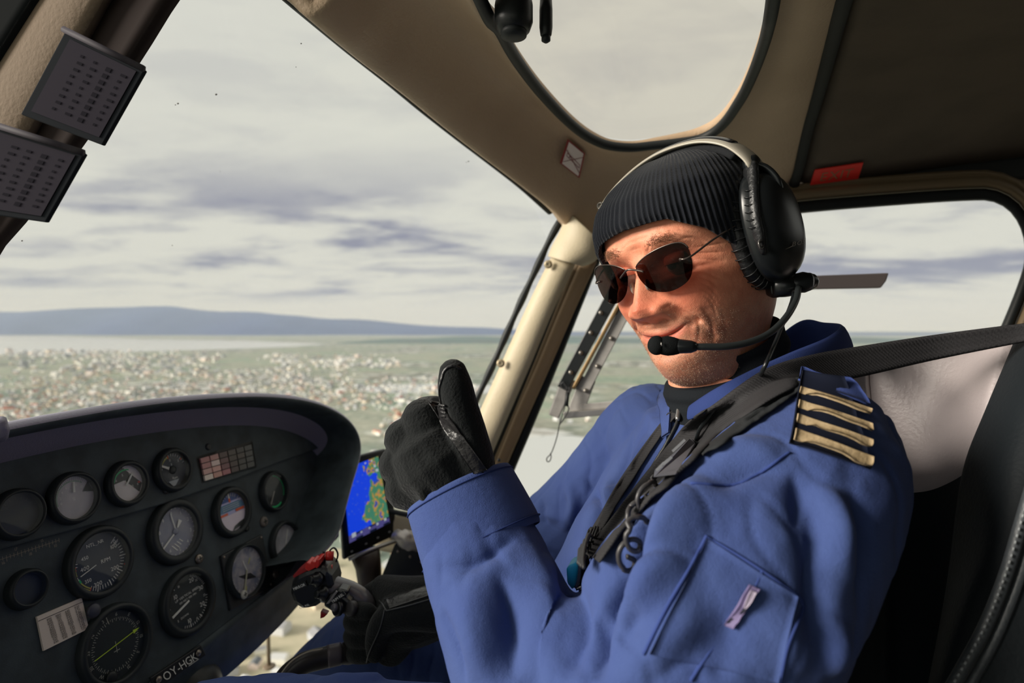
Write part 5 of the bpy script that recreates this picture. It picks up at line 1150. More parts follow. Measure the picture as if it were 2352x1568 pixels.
# collar: band open at the throat, high behind the neck
NBv = Vector(NB); co_ = [  # near throat, round the near side, behind the neck, far side: bottom and top of the stand-up collar
 ((1590, 968, .555), (1584, 930, .556)), ((1650, 940, .535), (1640, 892, .536)), ((1735, 905, .523), (1722, 848, .525)), ((1822, 868, .535), (1812, 806, .54)), ((1893, 838, .575), (1892, 772, .58)), ((1930, 812, .625), (1927, 744, .63)),
 ((1910, 812, .68), (1884, 738, .68)), ((1850, 830, .715), (1834, 734, .71)), ((1760, 870, .735), (1748, 800, .73)), ((1660, 900, .73), (1650, 860, .72)), ((1570, 925, .69), (1572, 900, .68))]
cb_, ct_ = spline([list(P(*r[0])) for r in co_], 60), spline([list(P(*r[1])) for r in co_], 60); v = []
for p0, p1 in zip(cb_, ct_):
    p0, p1 = Vector(p0), Vector(p1); o = p1-NBv; o.z = 0; o.normalize(); v += [p0, p0.lerp(p1, .5)+o*.003, p1, p1+o*.006+Vector((0, 0, -.002)), p0.lerp(p1, .45)+o*.012, p0.lerp(p1, .1)+o*.014]
q = MB(); q.add(v, grid_faces(60, 6)); q.build('collar', mat('collar_blue', (48, 62, 112), rough=.9, spec=.1, bump=(900, .35, .0008)), suit, sub=1, solid=.002, offset=0)
SBC = bvh_of(np.vstack([sv, np.array([list(p) for p in v])]), sf+[tuple(x+len(sv) for x in t) for t in grid_faces(60, 6)])   # suit and collar together
# lapel flap at the throat, zip with pull
patch_on('lapel', [(1512, 905), (1548, 912), (1545, 1000), (1528, 1010)], CLOTH, suit, .004, .003)
cord_on('zipper', [(1570, 915), (1566, 950), (1545, 1000), (1500, 1075)], .0022, mat('zip_black', (26, 28, 30), rough=.5), suit, .002)
cord_on('zip_pull', [(1571, 928), (1567, 950), (1564, 968)], .0030, mat('zip_metal', (150, 148, 146), rough=.3, metal=.8), suit, .006, 8)
# pen pocket on the sleeve with its seams and pen holder
for nm, pts in (('pocket_seam', [(1622, 1232), (1700, 1278), (1762, 1318), (1832, 1368)]), ('pocket_seam', [(1622, 1232), (1592, 1290), (1540, 1380), (1480, 1500)]), ('pocket_seam', [(1832, 1368), (1842, 1400), (1810, 1480), (1790, 1568)]), ('pocket_seam', [(1750, 1312), (1720, 1372), (1660, 1452), (1588, 1560)]), ('sleeve_seam', [(1812, 1040), (1700, 1110), (1590, 1110)])): cord_on(nm, pts, .0011, SEAM, suit, .0004, 50)
patch_on('sleeve_pocket', [(1624, 1236), (1830, 1370), (1786, 1566), (1492, 1500)], CLOTH, suit, -.001, .0022, 16, 16)
ph_ = patch_on('pen_loop', [(1718, 1340), (1738, 1350), (1692, 1444), (1664, 1430)], mat('loop_lilac', (112, 100, 140), rough=.7), suit, .002, .003, 6, 14)
patch_on('pen_window', [(1676, 1412), (1688, 1418), (1682, 1432), (1671, 1426)], mat('loop_dark', (30, 32, 48), rough=.6), ph_, .0052, .0008, 4, 4)
patch_on('pen_clip', [(1716, 1350), (1728, 1356), (1712, 1392), (1702, 1387)], mat('clip_pale', (176, 164, 186), rough=.4), ph_, .0052, .0015, 4, 6)
patch_on('pen_gap', [(1706, 1383), (1716, 1388), (1704, 1408), (1694, 1402)], mat('loop_dark', 0), ph_, .0052, .0008, 4, 4)
# epaulette with four gold bars
ep = patch_on('epaulette', [(1838, 856), (1930, 868), (1990, 1082), (1808, 1022)], mat('epaulette_black', (22, 26, 40), rough=.9, spec=.1), suit, .004, .003, 12, 16, None, 30)
patch_on('epaulette_tab', [(1834, 852), (1945, 872), (1986, 944), (1829, 886)], mat('tab_blue', (50, 68, 128), rough=.85, bump=(900, .4, .0008)), ep, .0065, .002, 12, 8, None, 20)
GOLD = mat('gold_braid', (178, 156, 122), rough=.55, spec=.4, bump=(260, .6, .001), bump2=(900, .4, .0006), var=(120, (152, 130, 96), .7))
for l0, l1, r0, r1 in ((889, 908, 943, 966), (917, 938, 974, 1000), (948, 970, 1008, 1036), (981, 1008, 1046, 1080)):
    f_ = lambda y, a0, a1: a0+(a1-a0)*(y-889)/(1008-889)
    g_ = lambda y, a0, a1: a0+(a1-a0)*(y-943)/(1080-943)
    patch_on('gold_bar', [(f_(l0, 1831, 1814), l0), (g_(r0, 1985, 1988), r0), (g_(r1, 1985, 1984), r1), (f_(l1, 1831, 1814), l1)], GOLD, ep, .0075, .0022, 14, 5, None, 30)

# ================= gloves
GLOVE = mat('black_fleece_glove', (30, 32, 33), rough=.97, spec=.08, sheen=.12, bump=(420, .8, .0016)); LEATH = mat('black_leather', (32, 31, 33), rough=.38, spec=.55, bump=(160, .9, .002))
mb = MB()
def chain(pts, rad, n=22):
    sp_ = spline([list(p)+[r] for p, r in zip(pts, rad)], n); mb.add(*tube(sp_[:, :3], sp_[:, 3], 16, round_ends=True))
WR_ = P(1085, 1215, .515)
mc = [(P(972, 966, .528), .021), (P(932, 1010, .530), .0205), (P(920, 1068, .530), .0205), (P(934, 1122, .524), .0200)]
for p, r in mc: chain([WR_, P(1040, 1120, .524).lerp(p, .25), p], (.032, .030, r))
chain([P(1056, 1140, .525), P(1000, 1060, .528)], (.036, .041))
for (p, r), (dx, dz) in zip(mc, ((.022, -.010), (.032, -.006), (.032, -.006), (.026, -.006))):
    pip = p+Vector((.010, .042, .004)); dip = pip+Vector((dx, .004, dz)); tip = dip+Vector((.012, -.026, -.002)); chain([p, p+Vector((.0, .022, .004)), pip, dip, tip], (r*.9, r*.78, .0135, .0125, .0115), 26)
chain([P(1080, 1140, .520), P(1086, 1066, .514), P(1074, 1000, .510), P(1056, 935, .507), P(1045, 885, .505), P(1041, 858, .505)], (.024, .0205, .0182, .0168, .0158, .0134), 30)
gv_, gf_ = remesh(mb, .0016, 5); gn_ = normals(gv_, gf_); GB0 = bvh_of(gv_, gf_)
gv_ = folds(gv_, gf_, gn_, [([(1022, 935), (1035, 985), (1075, 1005)], .003, -.004), ([(1060, 1000), (1080, 1060), (1104, 1080)], .003, -.002), ([(1000, 940), (1040, 1000), (1068, 1060), (1092, 1090)], .002, -.0012), ([(935, 1040), (990, 1050)], .006, -.001), ([(958, 1110), (985, 1170)], .005, .0015), ([(985, 1120), (1005, 1170)], .005, -.0015)], GB0)
mb = MB(); mb.add(gv_, gf_); gl_ = mb.build('glove', GLOVE, person); gl_['label'] = 'black fleece glove of the raised hand, thumb up'; LG = bvh_of(gv_, gf_)
patch_on('leather_trim', [(984, 926), (1018, 934), (1118, 1078), (1088, 1088)], LEATH, gl_, .0004, .0012, 10, 26, LG)
for k, y in enumerate((928, 934, 941, 948)): cord_on('pleat', [(990+k*8, y-2+k*3), (1006+k*6, y+k*2), (1024, y+2+k*2)], .0011, LEATH, gl_, .0014, 10, LG)
cord_on('seam', [(1014, 872), (1010, 900), (1017, 940), (1028, 972), (1060, 1000), (1086, 1045), (1108, 1084)], .0010, LEATH, gl_, .0006, 40, LG)
cord_on('seam', [(1014, 874), (1022, 850), (1040, 840), (1056, 846)], .0013, LEATH, gl_, .0004, 16, LG)
# right hand closed on the cyclic grip: palm behind, fingers round the front, thumb on the near side
mb = MB(); wr = P(1030, 1385, .735)
mcr = [P(880, 1350, .785), P(872, 1388, .79), P(868, 1424, .79), P(870, 1458, .785)]
for i, p in enumerate(mcr): chain([wr, wr.lerp(p, .5)+Vector((0, -.012, 0)), p], (.036, .030, .018))
for i, p in enumerate(mcr): chain([p, P(836, 1374+34*i, .800), P(810, 1392+33*i, .775), P(822, 1402+33*i, .742), P(846, 1404+33*i, .730)], (.0165, .0145, .0130, .0122, .0108), 26)
chain([P(1000, 1400, .715), P(930, 1404, .708), P(886, 1424, .708), P(866, 1462, .712), P(862, 1500, .716)], (.026, .022, .0175, .0148, .0115), 26)
chain([wr, P(930, 1420, .74), P(900, 1480, .745)], (.036, .038, .026))
gv_, gf_ = remesh(mb, .0019, 5); mb = MB(); mb.add(gv_, gf_); gr_ = mb.build('glove', GLOVE, person); gr_['label'] = 'black fleece glove gripping the cyclic stick'; RG_ = bvh_of(gv_, gf_)
patch_on('leather_trim', [(888, 1378), (1000, 1338), (1006, 1362), (896, 1398)], LEATH, gr_, .0004, .0014, 18, 8, RG_)
for pts in ([(884, 1376), (930, 1366), (1000, 1336)], [(890, 1402), (940, 1390), (1004, 1372)], [(884, 1400), (874, 1440), (852, 1490), (842, 1520)], [(872, 1378), (888, 1402)]): cord_on('seam', pts, .0010, mat('seam_black', (62, 64, 66), rough=.5), gr_, .0006, 30, RG_)
# ================= headset
hs_ = empty('headset', HL(.09, 0, .0), 'black aviation headset with silver headband and boom microphone worn over the beanie', 'headset')
SILV = mat('headband_silver', (206, 198, 182), rough=.42, spec=.5, metal=.15, var=(30, (180, 170, 152), .4)); CUPM = mat('cup_black', (26, 29, 31), rough=.30, spec=.5, bump=(300, .05, .0004)); PADM = mat('pad_leather', (30, 31, 33), rough=.42, spec=.5, bump=(140, .8, .0018))
# headband: an arch in the head's left-right plane, leaning a little forward
arch = spline([(-.099, .018, .010), (-.107, .022, .042), (-.106, .020, .078), (-.087, .015, .111), (-.047, .012, .1315), (0, .012, .1405), (.046, .012, .1360), (.076, .011, .122), (.092, .009, .102), (.0955, .008, .090)], 60)
def arch_strip(lo, hi, wf, t0, t1, lift=0.0):
    rs = []
    for i in range(lo, hi):
        p = arch[i]; tn = arch[min(i+1, 59)]-arch[max(i-1, 0)]; tn /= np.linalg.norm(tn); nn = np.cross(tn, [0, 1, 0]); nn /= np.linalg.norm(nn)
        if nn.dot(p-np.array([0, 0, .03])) < 0: nn = -nn
        w = wf(i/59); r = []
        for du, dn in ((-w, t0), (-w*.85, t1), (-w*.3, t1+.0012), (w*.3, t1+.0012), (w*.85, t1), (w, t0), (w*.8, t0-.001), (-w*.8, t0-.001)): r.append(HL(*(p+nn*(dn+lift)+np.array([0, du, 0]))))
        rs.append(r)
    return loft(rs)
q = MB(); q.add(*arch_strip(0, 60, lambda u: .0160 if u > .28 else .0110, 0, .0035)); q.build('headband', SILV, hs_, sub=1)
q = MB(); q.add(*arch_strip(30, 54, lambda u: .0088*math.sin(min(1, max(0, (u-.5)/.08, 0.15))*1.57), .003, .0045, .0006)); q.build('inset', mat('inset_black', (32, 32, 36), rough=.22, spec=.6), hs_, sub=1)
q = MB(); q.add(*arch_strip(10, 56, lambda u: .0115, -.0085, -.001)); q.build('head_pad', mat('pad_cloth', (28, 30, 34), rough=.9, bump=(300, .5, .001)), hs_, sub=1)
q = MB(); q.add(*tube([HL(x, .022, z_) for x, z_ in ((-.03, .1285), (-.01, .131), (.01, .1315), (.03, .130))], .0012, 6)); q.build('pad_edge', mat('pad_edge', (120, 116, 110), rough=.4), hs_)
i = 20; p = arch[i]; q = MB(); q.add(*lathe(HL(p[0]-.001, p[1]+.013, p[2]+.0015), HX, HU, HF, [(.0052, 0), (.0052, .0016), (.0035, .0022), (.0028, .001), (.001, .0012)], 18)); q.build('hinge_screw', mat('screw_dark_band', (90, 86, 80), rough=.35, metal=.5), hs_)
# left cup: deep oval shell, cushion, yoke, screw, lettering
def CUP(x, y, z_): return HL(.076+x*.82, .006+y, .033+z_*1.06)
def cup_ring(x, ry, rz, oy=0, oz=0, n=48, sq=2.3):
    r = []
    for k in range(n):
        t = 2*math.pi*k/n; cy_, sz = math.cos(t), math.sin(t); m_ = (abs(cy_)**sq+abs(sz)**sq)**(-1/sq); r.append(CUP(x, oy+ry*cy_*m_, oz+rz*sz*m_))
    return r
q = MB(); q.add(*loft([cup_ring(.010, .036, .050), cup_ring(.013, .0385, .053), cup_ring(.022, .0385, .053, -.001), cup_ring(.032, .036, .050, -.003), cup_ring(.040, .031, .043, -.005), cup_ring(.0455, .023, .032, -.007), cup_ring(.048, .012, .017, -.008), cup_ring(.0485, .003, .004, -.008)])); cup = q.build('ear_cup', CUPM, hs_, sub=1)
rr_ = []
for k in range(56):
    t = 2*math.pi*k/56; cy_, sz = math.cos(t), math.sin(t); m_ = (abs(cy_)**2.3+abs(sz)**2.3)**(-1/2.3); ctr = Vector((.002, .034*cy_*m_, .048*sz*m_)); wr_ = .0008*math.sin(k*5.3)
    rr_.append([CUP(ctr.x+(.010+wr_)*math.cos(s), ctr.y+(.009+wr_)*math.sin(s)*cy_, ctr.z+(.009+wr_)*math.sin(s)*sz) for s in np.linspace(0, 2*math.pi, 12, endpoint=False)])
v = [p for r in rr_ for p in r]; f = grid_faces(56, 12, closed=True)+[((55)*12+j, 55*12+(j+1) % 12, (j+1) % 12, j) for j in range(12)]
q = MB(); q.add(v, f); q.build('ear_cushion', PADM, hs_, sub=1)
for k in range(12):  # gathered creases on the front of the cushion
    t = math.radians(-68+k*9); cy_, sz = math.cos(t), math.sin(t); m_ = (abs(cy_)**2.3+abs(sz)**2.3)**(-1/2.3); q = MB()
    q.add(*tube([CUP(.002+.0108*math.cos(s), .034*cy_*m_+.0100*math.sin(s)*cy_, .048*sz*m_+.0100*math.sin(s)*sz) for s in np.linspace(-.4, 2.4, 10)], .0007, 5)); q.build('pleat', PADM, hs_)
yk = spline([(.0925, .012, .094), (.0945, .020, .080), (.0955, .030, .062), (.0955, .036, .042), (.0955, .037, .024), (.0955, .036, .008)], 26)
q = MB(); q.add(*tube([HL(*p) for p in yk], [.0095, .0105, .0105, .0102]+[.0098]*16+[.0092, .0088, .008, .007, .006, .004], 16, flat=.62)); q.build('yoke', PADM, hs_)
for k in range(8, 20, 2):
    p = yk[k]; q = MB(); q.add(*tube([HL(p[0]+.0061*math.cos(s), p[1]+.0096*math.sin(s), p[2]+.0012*s) for s in np.linspace(-1.2, 2.2, 12)], .0005, 5)); q.build('wrap_crease', PADM, hs_)
q = MB(); q.add(*lathe(HL(.0995, .0435, .018), HF, HU, HX*.8+HF*.6, [(.0050, 0), (.0050, .0018), (.0038, .0026), (.0030, .0014), (.001, .0016)], 18)); q.build('screw', mat('screw_ring', (110, 108, 106), rough=.3, metal=.6), hs_)
q = MB(); q.add(*tube(spline([HL(.093, .006, .096), HL(.102, .002, .088), HL(.108, .0, .076), HL(.108, -.002, .064)], 14), .0075, 12, flat=.5)); q.build('rear_yoke', CUPM, hs_)
q = MB(); q.add(*lathe(HL(.092, .009, .095), HF, HU, HX, [(.009, -.004), (.011, 0), (.009, .006), (.003, .008)], 20)); q.build('yoke_joint', CUPM, hs_)
CB = bvh_of(*[x for x in (lambda e: (np.array([list(e.matrix_world @ v_.co) if False else list(v_.co) for v_ in e.data.vertices]), [tuple(p_.vertices) for p_ in e.data.polygons]))(cup)])
tv, tf = text2d('BOSE', 1.0, gap=.14); q = MB(); w = max(x for x, _ in tv)-min(x for x, _ in tv)
def cup_at(u, v_):   # u 0..1 along the word, wrapping round the rear edge of the shell; v up
    px, py = 1818+30*math.sin(min(1.5, u*1.45))+3*v_, 566-9*u-15*v_; h, nn = hit(CB, px, py, .0006)
    return h if h is not None else hit(CB, px-6, py, .0004)[0]
pts = [cup_at(x/w+.5, y+.36) for x, y in tv]
if all(p is not None for p in pts): q.add(pts, tf)
pts = [cup_at(u, v_) for u, v_ in ((-.34, -.25), (.02, .0), (.04, .12), (-.30, -.17))]
if all(p is not None for p in pts): q.add(pts, [(0, 1, 2, 3)])
q.build('lettering', mat('logo_grey', (150, 142, 134), rough=.5), cup, smooth=False)
# far cup on his other ear
q = MB()
def rc(x, ry, rz): return [HL(-.078-x*.8, -.006+ry*math.cos(t), .006+rz*math.sin(t)) for t in np.linspace(0, 2*math.pi, 32, endpoint=False)]
q.add(*loft([rc(.0, .030, .042), rc(.012, .034, .048), rc(.024, .028, .040), rc(.030, .012, .018)])); q.build('ear_cup', CUPM, hs_, sub=1)
# boom microphone
piv = P(1818, 652, .565); q = MB()
q.add(*tube([P(1772, 660, .566), P(1800, 656, .566), P(1826, 652, .566)], [.010, .0115, .0115], 16)); q.build('boom_pivot', CUPM, hs_)
q = MB(); q.add(*tube([P(1824, 651, .563), P(1846, 648, .563), P(1858, 647, .563)], [.0095, .0105, .0090], 20, round_ends=True)); q.build('boom_knob', CUPM, hs_)
q = MB(); q.add(*tube([P(1858, 647, .5625), P(1861, 647, .5625)], [.0092, .0088], 20)); q.build('knob_ring', mat('knob_ring_grey', (120, 120, 124), rough=.3), hs_)
q = MB(); q.add(*prism([P(x, y, .565) for x, y in ((1768, 646), (1796, 640), (1806, 672), (1790, 684), (1772, 676))], (0, .014, 0))); q.build('pivot_block', CUPM, hs_, bevel=.002)
bs = spline([P(1834, 660, .556), P(1828, 690, .540), P(1806, 728, .520), P(1772, 762, .505), P(1726, 784, .496), P(1672, 795, .492), P(1620, 796, .492), P(1596, 796, .493)], 60)
q = MB(); q.add(*tube(bs, .0031, 10)); q.build('boom', mat('boom_black', (40, 44, 45), rough=.35, spec=.5, bump=(900, .2, .0004)), hs_)
q = MB(); q.add(*tube([P(1600, 796, .493), P(1588, 796, .494), P(1560, 795, .496), P(1545, 795, .497)], [.0042, .0062, .0072, .0070], 16, flat=.9)); q.build('mic_housing', CUPM, hs_)
foam = mat('mic_foam', (28, 30, 31), rough=.98, spec=.05, bump=(1500, .8, .001))
q = MB(); q.add(*tube([P(1548, 795, .497), P(1534, 794, .4975), P(1522, 794, .498)], [.0080, .0088, .0080], 20, round_ends=True)); q.build('mic_collar', foam, hs_)
q = MB(); q.add(*ellipsoid(P(1508, 793, .4985), (.0078, 0, 0), (0, .0086, 0), (0, 0, .0086), 24, 16)); q.build('mic_windscreen', foam, hs_)
q = MB(); q.add(*tube([P(1519, 786, .489), P(1519, 790, .4885), P(1520, 794, .4885)], .0007, 6)); q.build('mic_clip', STEEL, hs_)
# cable dropping from the cup towards the chest
q = MB(); q.add(*tube(spline([P(1824, 672, .556), P(1816, 700, .545), P(1796, 750, .525), P(1775, 800, .506), P(1752, 850, .49)]+[on_suit(x, y, .012) for x, y in ((1728, 890), (1690, 935), (1640, 985), (1612, 1020))], 60), .0019, 8)); q.build('cable', CUPM, hs_)
# inline control box with coiled lead, lying on the chest
cb = empty('headset_control_box', on_suit(1575, 1060, .01), 'grey inline headset control box with coiled cable on the chest', 'control box')
def cbp(x, y, l): return on_suit(x, y, l)
bq_ = [(1600, 1016), (1612, 1026), (1556, 1110), (1522, 1122), (1524, 1092)]
base = [cbp(x, y, .010) for x, y in bq_]; nn = Vector((-.35, -.9, .25)).normalized(); q = MB(); q.add(*prism([b_+nn*.012 for b_ in base], -nn*.016)); bx = q.build('box', mat('control_grey', (84, 84, 90), rough=.4), cb, bevel=.002, smooth=False)
q = MB()
for k, (x, y) in enumerate(((1590, 1040), (1584, 1046), (1578, 1052), (1552, 1086), (1544, 1092), (1538, 1099), (1560, 1080))):
    c = cbp(x, y, .010)+nn*.0125; q.add(*box(c, Vector((.70, -.1, .7)).normalized()*(.0050 if k < 3 else .0028), Vector((.6, 0, -.7)).normalized()*.0010, nn*.0004))
q.build('markings', mat('control_print', (150, 152, 158), rough=.5), bx, smooth=False)
cs = spline([(1528, 1100), (1510, 1110), (1490, 1145), (1474, 1180), (1460, 1222), (1448, 1262), (1440, 1290)], 220); v = []
for i, p in enumerate(cs):
    h = on_suit(p[0]-4, p[1], .004, .6); t = i/219*2*math.pi*5.2; v.append(h+Vector((.0070*math.cos(t), -.002-.005*abs(math.sin(t*.5)), .0070*math.sin(t))))
q = MB(); q.add(*tube(v, .0019, 8)); q.build('coiled_cable', mat('coil_grey', (60, 58, 60), rough=.4, spec=.5), cb)

# ================= sunglasses
sg_ = empty('sunglasses', HL(0, .105, .022), 'rimless dark brown wraparound sunglasses on the face', 'sunglasses')
m = bpy.data.materials.new('dark_lens'); m.use_nodes = True; t = m.node_tree; t.nodes.clear()
tr = t.nodes.new('ShaderNodeBsdfTransparent'); tr.inputs[0].default_value = (.05, .022, .018, 1); gls = t.nodes.new('ShaderNodeBsdfGlossy'); gls.inputs['Roughness'].default_value = .03
mi = t.nodes.new('ShaderNodeMixShader'); lw = t.nodes.new('ShaderNodeLayerWeight'); lw.inputs['Blend'].default_value = .22; t.links.new(lw.outputs['Fresnel'], mi.inputs[0])
t.links.new(tr.outputs[0], mi.inputs[1]); t.links.new(gls.outputs[0], mi.inputs[2]); o_ = t.nodes.new('ShaderNodeOutputMaterial'); t.links.new(mi.outputs[0], o_.inputs[0])
LENSM = m; WIRE = mat('wire_gunmetal', (110, 100, 94), rough=.3, metal=.85)
def lens_pt(a_, c_): return HL(a_, .1125-4.6*max(0, abs(a_)-.006)**2-2.0*(c_-.03)**2, c_)
out_l = [(.0068, .0275), (.0085, .0340), (.020, .0400), (.034, .0435), (.049, .0445), (.0570, .0415), (.0600, .0335), (.0590, .0200), (.0530, .0095), (.040, .0040), (.027, .0045), (.016, .0100), (.0090, .0195)]
for sg in (1, -1):
    lp = spline(out_l, 60, True); lp[:, 1] = (lp[:, 1]-.024)*1.06+.0185; lp[:, 0] = (lp[:, 0]-.0068)*1.03+.0062; cn = lp.mean(0); q = MB(); v = [lens_pt(cn[0]*sg, cn[1])]; f = []
    for k in range(1, 7):
        for p in lp: x = cn+(p-cn)*k/6; v.append(lens_pt(x[0]*sg, x[1]))
    for j in range(60): f.append((0, 1+j, 1+(j+1) % 60))
    for k in range(5):
        for j in range(60): f.append((1+k*60+j, 1+(k+1)*60+j, 1+(k+1)*60+(j+1) % 60, 1+k*60+(j+1) % 60))
    q.add(v, f); q.build('lens', LENSM, sg_)
    q = MB(); q.add(*tube([lens_pt(p[0]*sg, p[1]) for p in lp[2:26]], .0006, 6)); q.build('brow_wire', WIRE, sg_)
    q = MB(); e0 = lens_pt(.0585*sg, .0235); pts = [lens_pt(.052*sg, .024)+HF*.002, e0+HF*.001+HX*(.002*sg), HL(.0725*sg, .074, .034), HL(.0810*sg, .046, .0415), HL(.0845*sg, .016, .047), HL(.082*sg, -.02, .046)]
    q.add(*tube(spline(pts, 30), .0010, 8)); q.build('temple', WIRE, sg_)
    q = MB(); q.add(*ellipsoid(lens_pt(.0525*sg, .0235)+HF*.0012, HX*.0016, HF*.0012, HU*.0016, 10, 6)); q.build('hinge_screw', WIRE, sg_)
    q = MB(); q.add(*ellipsoid(HL(.0095*sg, .1045, .008), HX*.0022, HF*.004, HU*.006, 12, 8)); q.build('nose_pad', mat('nose_pad', (150, 140, 130), rough=.2), sg_)
q = MB(); q.add(*tube(spline([lens_pt(-.0150, .0215)+HF*.001, lens_pt(-.009, .0245)+HF*.002, HL(0, .1165, .0275), lens_pt(.009, .0245)+HF*.002, lens_pt(.0150, .0215)+HF*.001], 24), .0010, 8)); q.build('bridge', WIRE, sg_)

# ================= seat
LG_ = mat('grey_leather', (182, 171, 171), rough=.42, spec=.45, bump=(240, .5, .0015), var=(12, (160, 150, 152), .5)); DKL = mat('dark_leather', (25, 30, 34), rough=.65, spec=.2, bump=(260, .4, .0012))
st = empty('pilot_seat', Vector((.45, .62, 0)), 'pilot seat with grey leather backrest and dark side bolster behind the person', 'seat')
rows_ = [[(1850, 830, .70), (1945, 830, .665), (2045, 800, .64), (2150, 790, .615), (2260, 765, .58), (2330, 742, .55)], [(1850, 900, .68), (1960, 900, .655), (2030, 880, .635), (2140, 870, .61), (2230, 860, .575), (2295, 850, .54)], [(1880, 1020, .67), (1980, 1010, .65), (2040, 1000, .63), (2130, 1000, .60), (2205, 1000, .565), (2255, 1000, .53)], [(1900, 1180, .66), (2000, 1180, .64), (2060, 1180, .62), (2130, 1180, .59), (2185, 1180, .555), (2215, 1180, .52)], [(1900, 1700, .65), (2000, 1700, .63), (2060, 1700, .61), (2130, 1700, .58), (2180, 1700, .545), (2200, 1700, .51)]]
rr = np.array([[list(P(*p)) for p in r] for r in rows_]); m1 = np.array([spline(rr[:, j], 26) for j in range(6)]).transpose(1, 0, 2); gl = [spline(m1[i], 26) for i in range(26)]
q = MB(); gv_ = []
for i in range(26):
    for j in range(26):
        p = Vector(gl[i][j]); b_ = .006*math.sin(math.pi*min(1, max(0, (j-8)/17)))-.008*math.exp(-((j-7.5)/.9)**2); gv_.append(p+(EYE-p).normalized()*b_)
kr = next(i for i in range(26) if pix(gl[i][14])[1] > 1125); q.add(*face_camera(gv_[:(kr+1)*26], grid_faces(kr+1, 26))); q.build('backrest', LG_, st, sub=1, solid=.05); q = MB(); q.add(*face_camera([p-(EYE-p).normalized()*.004 for p in gv_[(kr-2)*26:]], grid_faces(28-kr, 26))); q.build('shaded_backrest', DKL, st, sub=1, solid=.05)  # lower rows darker: shadow on the backrest put into its colour
q = MB(); q.add(*tube([Vector(gl[i][8])+(EYE-Vector(gl[i][8])).normalized()*-.002 for i in range(0, kr+1)], .0022, 8)); q.build('piping', mat('piping_pale', (176, 164, 164), rough=.4), st)
rows_ = [[(2338, 742, .552), (2400, 735, .52), (2520, 735, .47)], [(2292, 850, .540), (2380, 850, .49), (2520, 850, .45)], [(2245, 960, .530), (2360, 960, .475), (2520, 960, .44)], [(2205, 1060, .522), (2330, 1060, .465), (2500, 1060, .44)], [(2185, 1180, .516), (2300, 1200, .455), (2440, 1200, .43)], [(2160, 1400, .51), (2210, 1400, .45), (2330, 1400, .42)], [(2100, 1720, .50), (2120, 1720, .44), (2220, 1720, .42)]]
rr = np.array([[list(P(*p)) for p in r] for r in rows_]); m1 = np.array([spline(rr[:, j], 24) for j in range(3)]).transpose(1, 0, 2); gl = [spline(m1[i], 16) for i in range(24)]
q = MB(); q.add(*face_camera([Vector(p)+(EYE-Vector(p)).normalized()*(.012*math.sin(math.pi*j/15)) for r in gl for j, p in enumerate(r)], grid_faces(24, 16))); q.build('side_bolster', DKL, st, sub=1, solid=.06)
ds = .41; ln_ = [(2370, 1120), (2346, 1200), (2310, 1320), (2262, 1440), (2205, 1545), (2160, 1620)]
q = MB(); q.add(*tube([P(x, y, ds) for x, y in spline(ln_, 40)], .0042, 10)); q.build('welt', mat('welt_dark', (58, 62, 66), rough=.5, bump=(300, .6, .001)), st)
q = MB(); S = spline(ln_, 70)
for i in range(0, 69, 2): q.add(*tube([P(S[i][0]-1, S[i][1], ds-.0045), P(S[i+1][0]-1, S[i+1][1], ds-.0045)], .0008, 5))
q.build('stitching', mat('stitch_grey', (140, 144, 146), rough=.6), st)
q = MB(); q.add(*tube([P(x+26, y+22, ds) for x, y in spline(ln_, 40)], .0034, 10)); q.build('welt', mat('welt_dark', 0), st)
rows_ = [[(x+6, y+4, ds+.004), (x+120, y+40, ds-.01), (x+320, y+60, ds-.03)] for x, y in ln_]
rr = np.array([[list(P(*p)) for p in r] for r in rows_]); m1 = np.array([spline(rr[:, j], 24) for j in range(3)]).transpose(1, 0, 2); gl = [spline(m1[i], 10) for i in range(24)]
q = MB(); q.add(*face_camera([tuple(p) for r in gl for p in r], grid_faces(24, 10))); q.build('seat_side', DKL, st, sub=1, solid=.03)
q = MB(); q.add(*box(Vector((.12, .60, CZ-.60)), FWD*.27, LAT*.25, Vector((0, 0, .055)))); q.build('seat_cushion', DKL, st, bevel=.03)
q = MB(); q.add(*box(Vector((.14, .60, CZ-.92)), FWD*.20, LAT*.20, Vector((0, 0, .27)))); q.build('seat_base', DARKM, st, bevel=.02)
mb = MB(); mb.add([(1.4, -.6, 0), (1.0, 1.2, 0), (-.62, 1.25, 0), (-.70, -.6, 0)], [(0, 1, 2, 3)]); tag(mb.build('floor', mat('floor_grey', (84, 86, 88), rough=.8), solid=.02, smooth=False), kind='structure')

